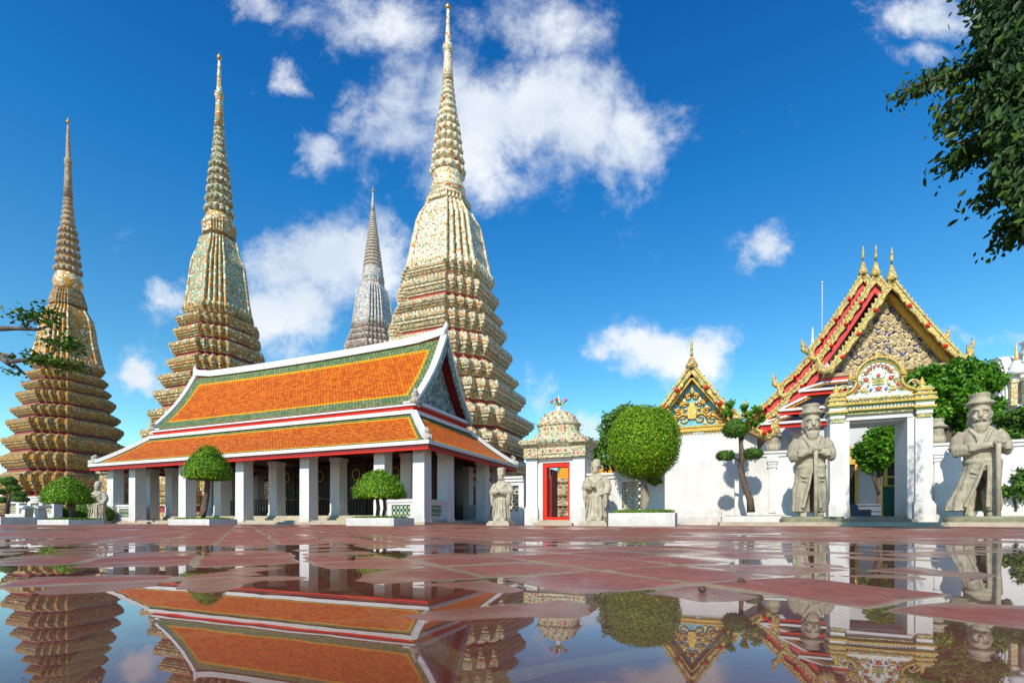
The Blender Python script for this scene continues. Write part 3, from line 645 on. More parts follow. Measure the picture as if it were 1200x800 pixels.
for x, sg in ((AX0-.04, -1), (AX1+.04, 1)):
    for side in (0, 1):
        mb = MB(); mb.strip([gsl(k_/12, x, side, .07) for k_ in range(13)], .36, .14); bo = mb.build('white_bargeboard', WHITE2, up)
        mb = MB(); mb.strip([gsl(k_/12, x+sg*.10, side, -.16) for k_ in range(13)], .10, .26); mb.build('mosaic_edge', mosaic('gable_edge_mosaic', [(0,(.2,.3,.22)),(.5,(.5,.5,.42)),(.8,(.1,.16,.2))], 12) if x < -10 and side == 0 else bpy.data.materials['gable_edge_mosaic'], bo)
        mb = MB()
        for d, z, r_ in ((0,.12,.2),(.02,.32,.17),(-.03,.5,.12),(0,.62,.07),(.17,.1,.1)): mb.ball((x-sg*d, (BE+.02 if side == 0 else LY-BE-.02), ZE+z), r_, 0, 9, 6)
        mb.build('gable_foot_ornament', STONE2, up)
    PED = bpy.data.materials.get('pediment_mosaic') or mosaic('pediment_mosaic', [(0,(.24,.32,.25)),(.35,(.58,.58,.50)),(.66,(.30,.36,.38)),(.85,(.10,.14,.12))], 8, 2.6, ([(0,(.66,.66,.58)),(.6,(.24,.32,.40))], (.36,.3,.12)), .12)
    xi = x-sg*.6; o_ = [gsl(k_/12, 0, 0, -.14) for k_ in range(12)]; o_ += [(0, mid, ZT-.28)]+[gsl(k_/12, 0, 1, -.14) for k_ in range(11, -1, -1)]
    mb = MB(); pr = [(p[1], p[2]) for p in o_]; n_ = len(pr)
    mb.add([(xi-.08, a, b_) for a, b_ in pr]+[(xi+.08, a, b_) for a, b_ in pr], [tuple(range(n_)), tuple(n_+i for i in reversed(range(n_)))]); mb.build('pediment', PED, up)
    mb = MB(); mb.box(min(xi, x)-.05, max(xi, x)+.1, BE+.02, LY-BE-.02, ZE-.04, ZE+.10); mb.build('white_gable_ledge', WHITE2, up)
for y0, y1, sg in ((BE-.05, BE+.14, -1), (LY-BE-.14, LY-BE+.05, 1)):
    mb = MB(); mb.box(AX0-.1, AX1+.1, y0, y1, ZE-.12, ZE-.045); mb.build('white_upper_eave', WHITE2, up)

# ------------------------------------------------------------------ ceramic crowned gate with the red frame
FLW = mosaic('flower_mosaic_green', [(0,(.62,.56,.34)),(.42,(.38,.46,.31)),(.6,(.62,.55,.36)),(.85,(.64,.62,.52))], 15, 6.0, ([(0,(.55,.10,.12)),(.35,(.62,.40,.05)),(.6,(.60,.22,.22)),(.8,(.22,.40,.30))], (.70,.62,.3)), .05, .35)
gx, gy = G(651, 17.5), 17.5
gate = thing('crowned_gateway', 'small white gateway with a red door frame and a flowered ceramic crown', 'gateway', (gx, gy, 0), ROT)
for x0, x1 in ((-1.13, -.70), (.64, 1.07)):
    mb = MB(); mb.box(x0-.04, x1+.04, -.06, 1.06, 0, .62, 0); mb.box(x0-.02, x1+.02, -.03, 1.03, .62, .70, 0); mb.box(x0, x1, 0, 1.0, .70, 2.45, 0); mb.build('pier', WHITE, gate)
mb = MB(); mb.box(-.70, .64, .12, .9, 2.28, 2.46); mb.build('lintel', WHITE, gate)
mb = MB(); mb.box(-.70, -.52, .10, .96, .20, 2.28); mb.box(.50, .64, .10, .96, .20, 2.28); mb.build('reveal', WHITE, gate)
mb = MB(); mb.box(-.52, -.38, .16, .5, .22, 2.27); mb.box(.42, .50, .16, .5, .22, 2.27); mb.box(-.38, .42, .16, .5, 2.12, 2.27); mb.box(-.38, .42, .16, .5, .2, .31); mb.build('red_door_frame', RED, gate)
mb = MB(); mb.box(-.37, -.30, .5, 1.25, .32, 2.1); mb.build('door_leaf', DRED, gate)
mb = MB(); mb.box(-.74, .68, -.30, .14, 0, .10); mb.box(-.68, .62, -.05, 1.0, .10, .20); mb.build('door_step', SLAB, gate)
mb = MB()
sq = lambda hx, hy, z, cy=.5, cx=-.03: [(cx-hx,cy-hy,z),(cx+hx,cy-hy,z),(cx+hx,cy+hy,z),(cx-hx,cy+hy,z)]
mb.loft([sq(1.12,.56,2.45), sq(1.12,.56,2.55), sq(1.16,.60,2.58), sq(1.14,.58,2.80), sq(1.24,.70,2.92), sq(1.30,.76,2.98), sq(1.30,.76,3.08), sq(1.22,.70,3.12)])
entm = mb
for x in (-.915, .855):
    mb = MB(); mb.box(x-.26, x+.26, -.13, 1.13, 2.45, 3.03); mb.box(x-.31, x+.31, -.29, 1.29, 2.93, 3.11); caps = globals().setdefault('CAPS', []); caps.append(mb)
mb = MB()
cr = [(1.16,.66,3.09),(1.02,.60,3.20),(.86,.53,3.30),(.76,.49,3.42),(.73,.475,3.62),(.80,.52,3.66),(.80,.52,3.72),(.70,.46,3.78),(.66,.43,3.90),(.56,.37,4.04),(.42,.28,4.15),(.24,.17,4.22),(.10,.09,4.25)]
def rsq(hx, hy, z, n=6):
    o_ = []
    for q in range(4):
        for k_ in range(n):
            a = math.pi/4+q*math.pi/2-math.pi/4+math.pi/2*k_/n; c, s_ = math.cos(a), math.sin(a)
            e = 2/3.4; o_.append((-.03+hx*math.copysign(abs(c)**e, c), .5+hy*math.copysign(abs(s_)**e, s_), z))
    return o_
mb.loft([rsq(*c) for c in cr], 0, False); domm = mb
BEADM = [mat('rosy_bead', (.58,.09,.12), .3, .5), mat('yellow_bead', (.68,.44,.04), .3, .5), mat('green_bead', (.14,.36,.22), .3, .5), mat('white_bead', (.74,.72,.66), .3, .5), mat('blue_bead', (.05,.12,.40), .3, .5)]
def rosette(mb, c, r, mp, mh, M=None, n=7):
    """raised ceramic flower facing -y"""
    T = M if M is not None else Matrix(); c = Vector(c)
    for k_ in range(n):
        a = 2*math.pi*k_/n; u_ = Vector((math.cos(a), 0, math.sin(a))); v_ = Vector((-math.sin(a), 0, math.cos(a)))
        mb.add([T @ (c+Vector((0,-.02,0))), T @ (c+u_*r*.6+v_*r*.36+Vector((0,-.05,0))), T @ (c+u_*r+Vector((0,-.02,0))), T @ (c+u_*r*.6-v_*r*.36+Vector((0,-.05,0)))], [(0,1,2,3)], mp)
    mb.ball(T @ (c+Vector((0,-.04,0))), r*.34, mh, 6, 4)
rs_ = random.Random(3)
for hx, hy, z, r_, n_ in ((1.30,.76,3.03,.034,11),(1.14,.58,2.69,.05,8),(.80,.52,3.69,.032,9),(.74,.475,3.52,.042,6),(.65,.43,3.90,.036,5),(.54,.36,4.05,.034,4),(.86,.53,3.30,.03,8)):
    mb = domm if z > 3.2 else entm
    for k_ in range(n_): rosette(mb, (-.03-hx+2*hx*(k_+.5)/n_, .5-hy-.01, z), r_, rs_.choice((1,1,2,3)), rs_.choice((2,4)))
    for k_ in range(max(2, n_//2)): rosette(mb, (-hy+2*hy*(k_+.5)/max(2,n_//2)*1.0, 0, z), r_, rs_.choice((1,2,3)), 4, Matrix.Translation((-.03+hx, .5, 0)) @ Matrix.Rotation(math.pi/2, 4, 'Z'))
ent = entm.build('entablature', [FLW]+BEADM, gate); domm.build('domed_crown', [FLW]+BEADM, gate)
for m_ in CAPS: m_.build('pier_capital', FLW, ent)
mb = MB(); mb.lathe([(.16,4.22),(.10,4.27),(.07,4.32),(.12,4.38),(.06,4.43),(.05,4.48),(.10,4.52),(.07,4.58),(.03,4.66),(.005,4.80)], 12, 3, cx=-.03, cy=.5)
for k_ in range(4):
    a = k_*math.pi/2; c, s_ = math.cos(a), math.sin(a)
    mb.tube([(-.03+c*.05,.5+s_*.05,4.50),(-.03+c*.18,.5+s_*.18,4.52),(-.03+c*.27,.5+s_*.27,4.60)], [.04,.045,.03], 6, 2)
    mb.ball((-.03+c*.27,.5+s_*.27,4.60), .065, 0, 8, 6)
    mb.ball((-.03+c*.16,.5+s_*.16,4.46), .045, 1, 8, 6)
mb.ball((-.03,.5,4.6), .075, 1, 8, 6); mb.build('flower_finial', BEADM, gate)

# ------------------------------------------------------------------ low pierced walls along the row
def low_wall(name, label, o, x0, x1, h, posts, screens, group=None, t_=.36):
    root = thing(name, label, 'wall', (o[0], o[1], 0), ROT, group)
    m_ = MB(); m_.box(x0, x1, -t_/2-.06, t_/2+.06, 0, .30, 0); m_.box(x0, x1, -t_/2-.03, t_/2+.03, .30, .38, 0)
    m_.box(x0, x1, -t_/2-.05, t_/2+.05, h-.20, h-.08, 0); m_.box(x0, x1, -t_/2-.1, t_/2+.1, h-.08, h, 0)
    cuts = [x0]+[c for s_ in screens for c in s_]+[x1]
    for a, b_ in zip(cuts[::2], cuts[1::2]):
        if b_-a > .01: m_.box(a, b_, -t_/2, t_/2, .38, h-.20, 0)
    for a, b_ in screens: m_.box(a, b_, -t_/2, t_/2, .38, .55, 0); m_.box(a, b_, -t_/2, t_/2, h-.34, h-.20, 0)
    m_.build('wall_body', WHITE, root)
    for a, b_ in screens: m_ = MB(); lattice(a, b_, .55, h-.34, -.06, .06, m_, .26, None, .06); m_.build('ceramic_screen', [LAT2, LAT], root)
    for p in posts:
        m_ = MB(); m_.box(p-.2, p+.2, -t_/2-.12, -t_/2-.06, 0, .30, 0); m_.box(p-.13, p+.13, -t_/2-.07, -t_/2, .38, h-.46, 0)
        m_.box(p-.17, p+.17, -t_/2-.10, -t_/2, h-.62, h-.56, 0); m_.box(p-.19, p+.19, -t_/2-.13, -t_/2, h-.40, h-.20, 0); m_.box(p-.16, p+.16, -t_/2-.10, -t_/2, h-.50, h-.40, 0)
        m_.build('pilaster', WHITE, root)
    return root
low_wall('low_wall', 'short white wall with a pierced ceramic panel left of the red framed gateway', (gx, gy+.5), -2.15, -1.14, 1.85, [], [(-1.85, -1.35)])
low_wall('low_wall', 'white wall with cream lattice behind the round topiary', (gx, gy+.5), 1.08, 3.9, 1.85, [], [(1.35, 2.05), (2.5, 3.2)])

# ------------------------------------------------------------------ thai roof furniture
EAVE = mosaic('gilt_green_mosaic', [(0,(.62,.44,.10)),(.4,(.36,.36,.14)),(.58,(.66,.52,.18)),(.82,(.20,.24,.12)),(.93,(.5,.12,.08))], 11, bump=.04, rough=.3)
def chofa(mb, p, h, sx=0, sy=-1, mi=0):
    """slender horn finial rising from p"""
    x, y, z = p; q = [(0,0),(.05,.10),(.03,.22),(-.03,.36),(-.015,.52),(.03,.68),(.05,.84),(.02,1.0)]
    mb.tube([(x+sx*a*h, y+sy*a*h, z+b_*h) for a, b_ in q], [h*r_ for r_ in (.11,.105,.065,.05,.042,.036,.022,.004)], 8, mi)
def barge(mb, pts, y, thick=.16, w_=.42, fin=.34, side=1):
    """gable board along pts (x, z) with a crest of flame fins and a scalloped lower edge"""
    n = len(pts)
    for i in range(n-1):
        (x0, z0), (x1, z1) = pts[i], pts[i+1]; L = math.hypot(x1-x0, z1-z0); dx, dz = (x1-x0)/L, (z1-z0)/L
        nx, nz_ = -dz*side, dx*side
        if nz_ < 0: nx, nz_ = -nx, -nz_
        k = max(2, int(L/.2)); out = []
        for j in range(k+1):
            f_ = j/k; wv = w_*(.85+.3*abs(math.sin(f_*math.pi*1.5)))
            out.append((x0+dx*L*f_-nx*wv, z0+dz*L*f_-nz_*wv))
        top = [(x1, z1), (x0, z0)]
        mb.prism(out+top, y-thick/2, y+thick/2, 0)
        mb.bar((x0, y-thick/2-.03, z0), (x1, y-thick/2-.03, z1), .06, .09, 0)
        kf = max(1, int(L/.30))
        for j in range(kf):
            a, b_ = (j+.1)/kf*L, (j+.9)/kf*L
            mb.prism([(x0+dx*a, z0+dz*a), (x0+dx*b_, z0+dz*b_), (x0+dx*(a+(b_-a)*.2)+nx*fin*.6, z0+dz*(a+(b_-a)*.2)+nz_*fin*.6+fin*.1)], y-thick/3, y+thick/3, 0)
def hanghong(mb, x, y, z, sg, s=1.0):
    """upturned naga head at the foot of a gable board"""
    mb.tube([(x-sg*.35*s, y, z+.15*s), (x+sg*.05*s, y, z-.02*s), (x+sg*.30*s, y, z+.18*s), (x+sg*.30*s, y, z+.55*s), (x+sg*.40*s, y, z+.85*s), (x+sg*.34*s, y, z+1.15*s)], [.20*s, .21*s, .19*s, .14*s, .08*s, .01], 7)
    for k_ in range(3): mb.prism([(x+sg*(.1+.1*k_)*s, z+.2*s), (x+sg*(.28+.1*k_)*s, z+.2*s), (x+sg*(.12+.12*k_)*s, z+(.75-.15*k_)*s)], y-.06, y+.06, 0)

# ------------------------------------------------------------------ small white chapel with the gilt pediment
vx, vy = G(811, 20), 20.0
vih = thing('white_chapel', 'plain white chapel wall under a small gilded blue pediment', 'chapel', (vx, vy, 0), ROT)
mb = MB(); mb.box(-2.35, 2.55, -.10, 12, 0, .35, 0); mb.box(-2.31, 2.51, -.06, 12, .35, .62, 0); mb.box(-2.27, 2.47, -.03, 12, .62, .70, 0); mb.box(-2.2, 2.4, 0, 12, .70, 3.75, 0); mb.build('wall', WHITE, vih)
mb = MB(); mb.box(-1.75, 1.75, -.10, .06, 3.82, 3.98, 0); mb.box(-1.85, 1.85, -.14, .06, 3.98, 4.05, 0)
for k_ in range(34): mb.prism([(-1.7+k_*.1, 3.82), (-1.62+k_*.1, 3.82), (-1.66+k_*.1, 3.70)], -.06, -.02)
mb.build('gilded_cornice', GOLDP, vih)
PB = mat('blue_glass_ground', (.16, .44, .54), .2, .6, 8, .3, 0)
mb = MB(); mb.prism([(-1.5, 4.05), (1.5, 4.05), (0, 6.0)], -.02, .06); ped = mb.build('pediment', PB, vih)
mb = MB(); rs_ = random.Random(5)
def scroll(mb, cx, cz, r, sg, y, turns=1.4, w_=.06, mi=0):
    pts = []
    for k_ in range(15):
        f_ = k_/14; a = f_*turns*2*math.pi; rr = r*(1-.8*f_)
        pts.append((cx+sg*rr*math.cos(a), y, cz+rr*math.sin(a)))
    mb.tube(pts, [w_*(1-.4*k_/14) for k_ in range(15)], 5, mi)
for sg in (-1, 1):
    for cx, cz, r in ((.32,4.35,.24),(.75,4.27,.20),(1.1,4.2,.13),(.25,4.85,.2),(.55,4.66,.15),(.16,5.25,.14),(.85,4.52,.12),(.5,5.05,.11),(.12,4.45,.13),(.98,4.38,.10),(.62,4.40,.12),(.38,4.60,.11),(1.28,4.16,.08)): scroll(mb, sg*cx, cz, r, sg, -.05)
    for cx, cz in ((.5,4.15),(.95,4.13),(.42,4.98),(.3,5.12)): mb.prism([(sg*cx-.07, cz-.05), (sg*cx+.07, cz-.05), (sg*cx, cz+.15)], -.08, -.03)
mb.prism([(-.14,4.35),(.14,4.35),(.18,4.75),(0,5.1),(-.18,4.75)], -.11, -.03); mb.ball((0,-.08,5.4), .1, 0, 8, 6); mb.prism([(-.06,5.45),(.06,5.45),(0,5.85)], -.09, -.03)
mb.build('gilded_scrollwork', GOLD, ped)
mb = MB(); T1 = [(0,6.42),(.55,5.62),(1.05,4.92),(1.72,4.22)]
for sg in (-1, 1):
    for (a, b_) in (((0,6.42),(1.72,4.22)), ((1.62,4.10),(2.75,3.35))):
        mb2 = mb; q0, q1 = (sg*a[0], a[1]), (sg*b_[0], b_[1])
        pa = [(q0[0],-.42,q0[1]),(q0[0],12.4,q0[1]),(q1[0],12.4,q1[1]),(q1[0],-.42,q1[1])]
        if sg > 0: roof_panel(mb, pa[3], pa[2], pa[1], pa[0], .3, .12, .05)
        else: roof_panel(mb, pa[2], pa[3], pa[0], pa[1], .3, .12, .05)
vr = mb.build('roof', [ORANGE, YEL, GREEN, mat('gold_brown_soffit', (.34, .17, .05), .5, .4, 3, .2, 0)], vih)
for sg in (-1, 1):
    mb = MB(); barge(mb, [(sg*x, z+.06) for x, z in T1], -.46, .14, .20, .20, sg); hanghong(mb, sg*1.74, -.46, 4.16, sg, .62); mb.build('gable_board', EAVE, vih)
    mb = MB()
    for x, z in ((.55,5.45),(1.05,4.78),(1.45,4.32),(2.1,3.86),(2.6,3.52),(2.78,3.62)): mb.ball((sg*x, -.56, z), .09, 0, 8, 6)
    mb.build('red_boss', RED, vih)
    mb = MB(); mb.bar((sg*.05, -.22, 5.95), (sg*1.5, -.22, 4.08), .35, .16); mb.build('inner_rafter', GOLDP, vih)
    mb = MB(); barge(mb, [(sg*1.66, 4.12), (sg*2.75, 3.42)], -.36, .12, .16, .18, sg); hanghong(mb, sg*2.75, -.36, 3.42, sg, .85); mb.build('lower_gable_board', EAVE, vih)
mb = MB(); chofa(mb, (0, -.46, 6.38), 1.25, 0, -.3); mb.lathe([(.22,6.3),(.24,6.42),(.14,6.6),(.09,6.75)], 8, 0, True, 0, -.46); mb.build('horn_finial', EAVE, vih)

# ------------------------------------------------------------------ great ordination hall behind the right gate
hx, hy = 23.4, 30.0
hall = thing('temple_hall', 'large temple hall with three nested red and gold gables and a dark mosaic pediment', 'temple hall', (hx, hy, 0), ROT)
mb = MB(); mb.box(-6.7, 6.7, .6, 22, 0, 6.4, 0); mb.box(-7.0, 7.0, .3, 22.2, 0, .8, 0); mb.box(-3.3, 3.3, 1.0, 22, 6.4, 9.6, 0); mb.build('wall', WHITE, hall)
for x in (-6.4, -5.1, -3.8, -2.3, 2.3, 3.8, 5.1, 6.4):
    mb = MB(); mb.box(x-.28, x+.28, -.1, .5, 0, 6.2, 0); mb.box(x-.36, x+.36, -.18, .5, 5.8, 6.1, 0); mb.build('column', WHITE, hall)
for k_ in range(6):
    mb = MB(); mb.box(-6.78, -6.70, 2.2+k_*3, 3.4+k_*3, 2.2, 4.8, 0); mb.build('window_shutter', DARKW, hall)
SOF = mat('hall_soffit', (.26, .045, .025), .5, .4, 3, .2, 0)
def layer(y0, y1, zr, tiers, first):
    for (a, b_) in tiers:
        mb = MB()
        for sg in (-1, 1):
            p = (sg*a[0], zr+a[1]); q = (sg*b_[0], zr+b_[1])
            A, B, Cc, D = (q[0],y0,q[1]), (q[0],y1,q[1]), (p[0],y1,p[1]), (p[0],y0,p[1])
            if sg > 0: roof_panel(mb, A, B, Cc, D, .35, .2, .10, 0, .12, 6, 6)
            else: roof_panel(mb, B, A, D, Cc, .35, .2, .10, 0, .12, 6, 6)
        rf = mb.build('roof_tier', [NAVY, YEL, REDT, SOF], hall)
        for sg in (-1, 1):
            mb = MB(); n_ = 4 if a[0] == 0 else 2
            pts = [(sg*(a[0]+(b_[0]-a[0])*k_/n_), zr+a[1]+(b_[1]-a[1])*k_/n_-.16*math.sin(math.pi*k_/n_)+.12) for k_ in range(n_+1)]
            barge(mb, pts, y0-.06, .2, .30, .28, sg); hanghong(mb, sg*(b_[0]+.05), y0-.06, zr+b_[1]+.1, sg, 1.0); mb.build('gable_board', EAVE, rf)
            if not first:
                mb = MB(); ov = .42
                pts2 = [(x, z-.34) for x, z in pts]; low_ = [(x-sg*.0, z-1.25) for x, z in pts]
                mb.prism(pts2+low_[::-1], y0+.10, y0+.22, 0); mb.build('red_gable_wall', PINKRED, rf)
        for sg in (-1, 1):
            mb = MB()
            for k_ in range(1, 4 if a[0] == 0 else 2):
                f_ = k_/4 if a[0] == 0 else .5
                mb.ball((sg*(a[0]+(b_[0]-a[0])*f_), y0-.2, zr+a[1]+(b_[1]-a[1])*f_-.45), .13, 0, 8, 6)
            mb.build('red_boss', RED, rf)
    mb = MB(); chofa(mb, (0, y0-.05, zr+.05), 2.1, 0, -.35); mb.lathe([(.28,zr-.1),(.32,zr+.1),(.2,zr+.4),(.13,zr+.7)], 8, 0, True, 0, y0-.05); mb.build('horn_finial', EAVE, hall)
TT = [((0,0),(3.45,-5.35)), ((3.3,-5.5),(5.4,-7.75)), ((5.25,-7.9),(7.4,-9.7))]
layer(6.0, 22, 18.2, TT, False); layer(3.1, 7.5, 16.75, TT, False); layer(0, 4.5, 15.0, TT[:1], True)
PD = mosaic('dark_pediment_mosaic', [(0,(.30,.23,.14)),(.25,(.56,.44,.26)),(.50,(.20,.15,.10)),(.66,(.07,.08,.18)),(.76,(.64,.52,.33))], 5, 1.5, ([(0,(.44,.36,.22)),(.5,(.05,.07,.2))], (.5,.42,.25)), .2, .5)
mb = MB(); mb.prism([(-2.95,9.75),(2.95,9.75),(0,14.2)], .95, 1.1); rs_ = random.Random(8)
for r__ in range(9):
    z = 9.98+.43*r__; wx = 2.8*(14.1-z)/4.4-.12; n_ = int(wx/.42)
    for q_ in range(n_+1):
        for sg in ((-1, 1) if q_ or r__ % 2 else (1,)):
            x = sg*(q_*.42+(.21 if r__ % 2 else 0))
            if abs(x) > wx: continue
            scroll(mb, x, z, .20*rs_.uniform(.85, 1.1), sg*(1 if (q_+r__) % 2 else -1), .93, 1.5, .038, 1)
            rosette(mb, (x, .93, z), .075, 1, 2, None, 6)
            mb.prism([(x-.05, z+.16), (x+.05, z+.16), (x, z+.30)], .9, .95, 1)
mb.build('pediment', [PD, mat('relief_gilt', (.76, .60, .34), .5, .4, 8, .3, .02), mat('relief_blue', (.12, .12, .18), .4, .4)], hall)
for sg in (-1, 1): mb = MB(); mb.bar((sg*.05, .72, 14.35), (sg*3.1, .72, 9.65), .55, .22); mb.build('inner_rafter', GOLDP, hall)
mb = MB(); mb.box(-3.3, 3.3, .55, 1.0, 9.3, 9.5); mb.box(-3.5, 3.5, .45, 1.0, 9.5, 9.72)
for k_ in range(44): mb.box(-3.2+k_*.148, -3.12+k_*.148, .5, .6, 9.12, 9.3)
mb.build('carved_cornice', mat('carved_tan', (.40, .29, .16), .6, .3, 6, .3, .02, 20), hall)
for (w0, w1, zt_, zb_, ya, yb_) in ((3.5, 5.0, 9.15, 8.55, .5, -.6), (4.3, 6.2, 8.3, 7.25, -.2, -1.4), (5.3, 7.3, 7.0, 6.35, -.9, -2.0)):
    mb = MB(); roof_panel(mb, (-w1,yb_,zb_), (w1,yb_,zb_), (w0,ya,zt_), (-w0,ya,zt_), .20, .16, .04, 0, .1, 5, 10); fr_ = mb.build('front_skirt_roof', [NAVY, YEL, REDT, SOF], hall)
    mb = MB(); mb.box(-w1-.1, w1+.1, yb_-.1, yb_+.05, zb_-.11, zb_+.02)
    for sg in (-1, 1): mb.bar((sg*w1, yb_, zb_+.05), (sg*w0, ya, zt_+.06), .17, .13)
    mb.bar((-w0, ya, zt_+.05), (w0, ya, zt_+.05), .12, .1); mb.build('white_roof_edge', WHITE2, fr_)
    mb = MB(); mb.box(-w1+.05, w1-.05, yb_+.06, yb_+.2, zb_-.34, zb_-.115); mb.build('red_eave_board', RED, fr_)
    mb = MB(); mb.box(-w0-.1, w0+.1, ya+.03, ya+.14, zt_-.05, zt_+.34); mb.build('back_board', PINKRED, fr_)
# pale red roof of a further hall, seen along the left slope
fx, fy = G(952, 56), 56.0
far = thing('far_hall', 'pale edged roof of a further hall beyond the large hall\'s left slope', 'temple hall', (fx, fy, 0), ROT)
mb = MB(); mb.box(-5.5, 8, .5, 14, 0, 11, 0); mb.build('wall', WHITE, far)
mb = MB(); z_ = Zr(415, 56)
roof_panel(mb, (-7.2,14,z_-9.5), (-7.2,0,z_-9.5), (0,0,z_), (0,14,z_), .5, .2, .1); roof_panel(mb, (7.2,0,z_-9.5), (7.2,14,z_-9.5), (0,14,z_), (0,0,z_), .5, .2, .1)
mb.build('roof', [REDT, YEL, GREEN, SOF], far)
mb = MB()
for sg in (-1, 1): mb.bar((0,-.1,z_+.1), (sg*7.2,-.1,z_-9.4), .7, .5)
mb.build('white_bargeboard', mat('pale_pink_board', (.72,.52,.50), .6, .3), far)
mb = MB(); chofa(mb, (0,-.1,z_+.1), 3.2, 0, -.3); mb.lathe([(.5,z_-.2),(.45,z_+.4),(.15,z_+1.2)], 8, 0, True, 0, -.1); mb.build('horn_finial', WHITE2, far)
mb = MB(); mb.lathe([(.05,0),(.04,Zr(332,40)-.1),(.012,Zr(331,40))], 6); mb.ball((0,0,Zr(331,40)), .1); rod = mb.build('lightning_rod', mat('steel_rod', (.5,.52,.55), .4, .5)); rod.location = (G(963.5,40), 40, 0)
tag(rod, 'thin steel lightning rod standing up beyond the left slope of the large hall', 'rod')

# ------------------------------------------------------------------ right forecourt: kerbed terrace, ornate gate, walls
tx, ty = G(1031, 17), 17.0
mb = MB(); mb.box(-5.2, 9, -2.6, 12, -.05, .13); te = mb.build('terrace', SLAB); te.location = (tx, ty, 0); te.rotation_euler = (0, 0, ROT); tag(te, kind='structure')
og = thing('ornate_gateway', 'tall white gateway with an arched flower covered pediment between two giant statues', 'gateway', (tx, ty, .13), ROT)
for x0, x1, nm in ((-1.42,-.88,0), (.80,1.34,0)):
    mb = MB(); mb.box(x0, x1, .06, 1.3, 0, 3.62, 0); mb.build('post', WHITE, og)
for x0, x1 in ((-1.50,-1.06), (.98,1.46)):
    mb = MB(); mb.box(x0-.06, x1+.06, -.16, .5, 0, .62, 0); mb.box(x0-.03, x1+.03, -.12, .5, .62, .72, 0); mb.box(x0, x1, -.08, .5, .72, 3.55, 0); mb.build('pilaster', WHITE, og)
mb = MB(); mb.box(-1.04, .96, .03, 1.3, 3.62, 3.80, 0); mb.box(-.88, .80, .30, 1.2, 3.54, 3.62, 0); mb.build('lintel', WHITE, og)
mb = MB(); mb.box(-1.0, .92, -.25, 1.2, 0, .12); mb.box(-.86, .78, .1, 1.2, .12, .2); mb.build('threshold', mat('threshold_stone', (.30,.22,.17), .8, .2, 3, .2, .004, 20), og)
GY = mosaic('green_yellow_mosaic', [(0,(.34,.40,.14)),(.28,(.64,.50,.12)),(.5,(.66,.62,.46)),(.75,(.20,.32,.17)),(.9,(.50,.18,.10))], 18, bump=.03, rough=.3)
OCH = mat('yellow_glaze', (.58,.40,.07), .3, .5, 8, .25, .01, 30); GRN = mat('green_glaze', (.16,.26,.07), .3, .5, 8, .3, .01, 30); WG = mat('white_glaze', (.78,.77,.72), .35, .5, 4, .05, 0)
mb = MB()
for z0, z1, d, mi in ((3.80,3.87,.05,0),(3.87,3.92,.09,1),(3.92,3.97,.15,2),(3.97,4.08,.08,3),(4.08,4.13,.12,1),(4.13,4.18,.19,2),(4.18,4.29,.10,0),(4.29,4.36,.15,0)):
    mb.box(-1.12-d*.1, 1.06+d*.1, -.02-d, 1.3, z0, z1, mi)
enb = mb
for x in (-1.28, 1.22):
    mb = MB()
    for z0, z1, d, mi in ((3.55,3.68,.20,0),(3.68,3.80,.22,3),(3.80,3.87,.25,1),(3.87,3.94,.30,2),(3.94,4.06,.25,3),(4.06,4.12,.28,1),(4.12,4.19,.32,2),(4.19,4.30,.26,0),(4.30,4.36,.30,2),(4.36,4.46,.21,0),(4.46,4.52,.25,2),(4.52,4.60,.19,0)):
        mb.box(x-d, x+d, -.12-d+.2, .3+d, z0, z1, mi)
    mb.build('corner_block', [GY, GRN, OCH, WG], og)
def urn(x, y, z, s, nm='urn_finial'):
    m_ = MB(); m_.lathe([(.12*s,z),(.17*s,z+.05*s),(.10*s,z+.1*s),(.19*s,z+.2*s),(.17*s,z+.3*s),(.08*s,z+.36*s),(.12*s,z+.42*s),(.05*s,z+.52*s),(.008,z+.66*s)], 12, 0, True, x, y); m_.build(nm, OCH, og)
# pediment outline: stepped curve with volutes and round arch
def arc(cx, cz, r, a0, a1, n): return [(cx+r*math.cos(R(a0+(a1-a0)*k_/n)), cz+r*math.sin(R(a0+(a1-a0)*k_/n))) for k_ in range(n+1)]
half = [(1.08,4.36),(1.06,4.52)]+arc(1.06,4.96,.40,-92,-178,8)[1:]+[(.66,4.99),(.80,5.01),(.79,5.09),(.67,5.11)]+arc(0,5.09,.67,3,90,12)
outl = half+[(-x, z) for x, z in half[::-1][1:]]
mb = MB(); mb.prism([(x-.03, z) for x, z in outl], .06, .5, 0)
for sc_, r_, mi, y in ((1.0,.042,6,.0),(.94,.024,7,.03),(.90,.020,6,.04)):
    mb.tube([(x*sc_-.03, y, 4.36+(z-4.36)*sc_) for x, z in outl], r_, 6, mi)
for i in range(0, len(outl)): x, z = outl[i]; mb.ball((x*.97-.03, .0, 4.36+(z-4.36)*.97), .028, (1, 3, 5, 4)[i % 4], 6, 4)
def fl(x, z, r_, p_, h_): rosette(mb, (x, .05, z), r_, p_+1, h_+1)
for k_ in range(9): a = R(20+140*k_/8); fl(-.03+.38*math.cos(a), 5.10+.38*math.sin(a), .055, 0, 1)
for k_ in range(8): a = R(28+124*k_/7); mb.prism([(-.03+.43*math.cos(a)-.03, 5.10+.43*math.sin(a)), (-.03+.43*math.cos(a)+.03, 5.10+.43*math.sin(a)), (-.03+.51*math.cos(a), 5.11+.51*math.sin(a))], .03, .06, 3)
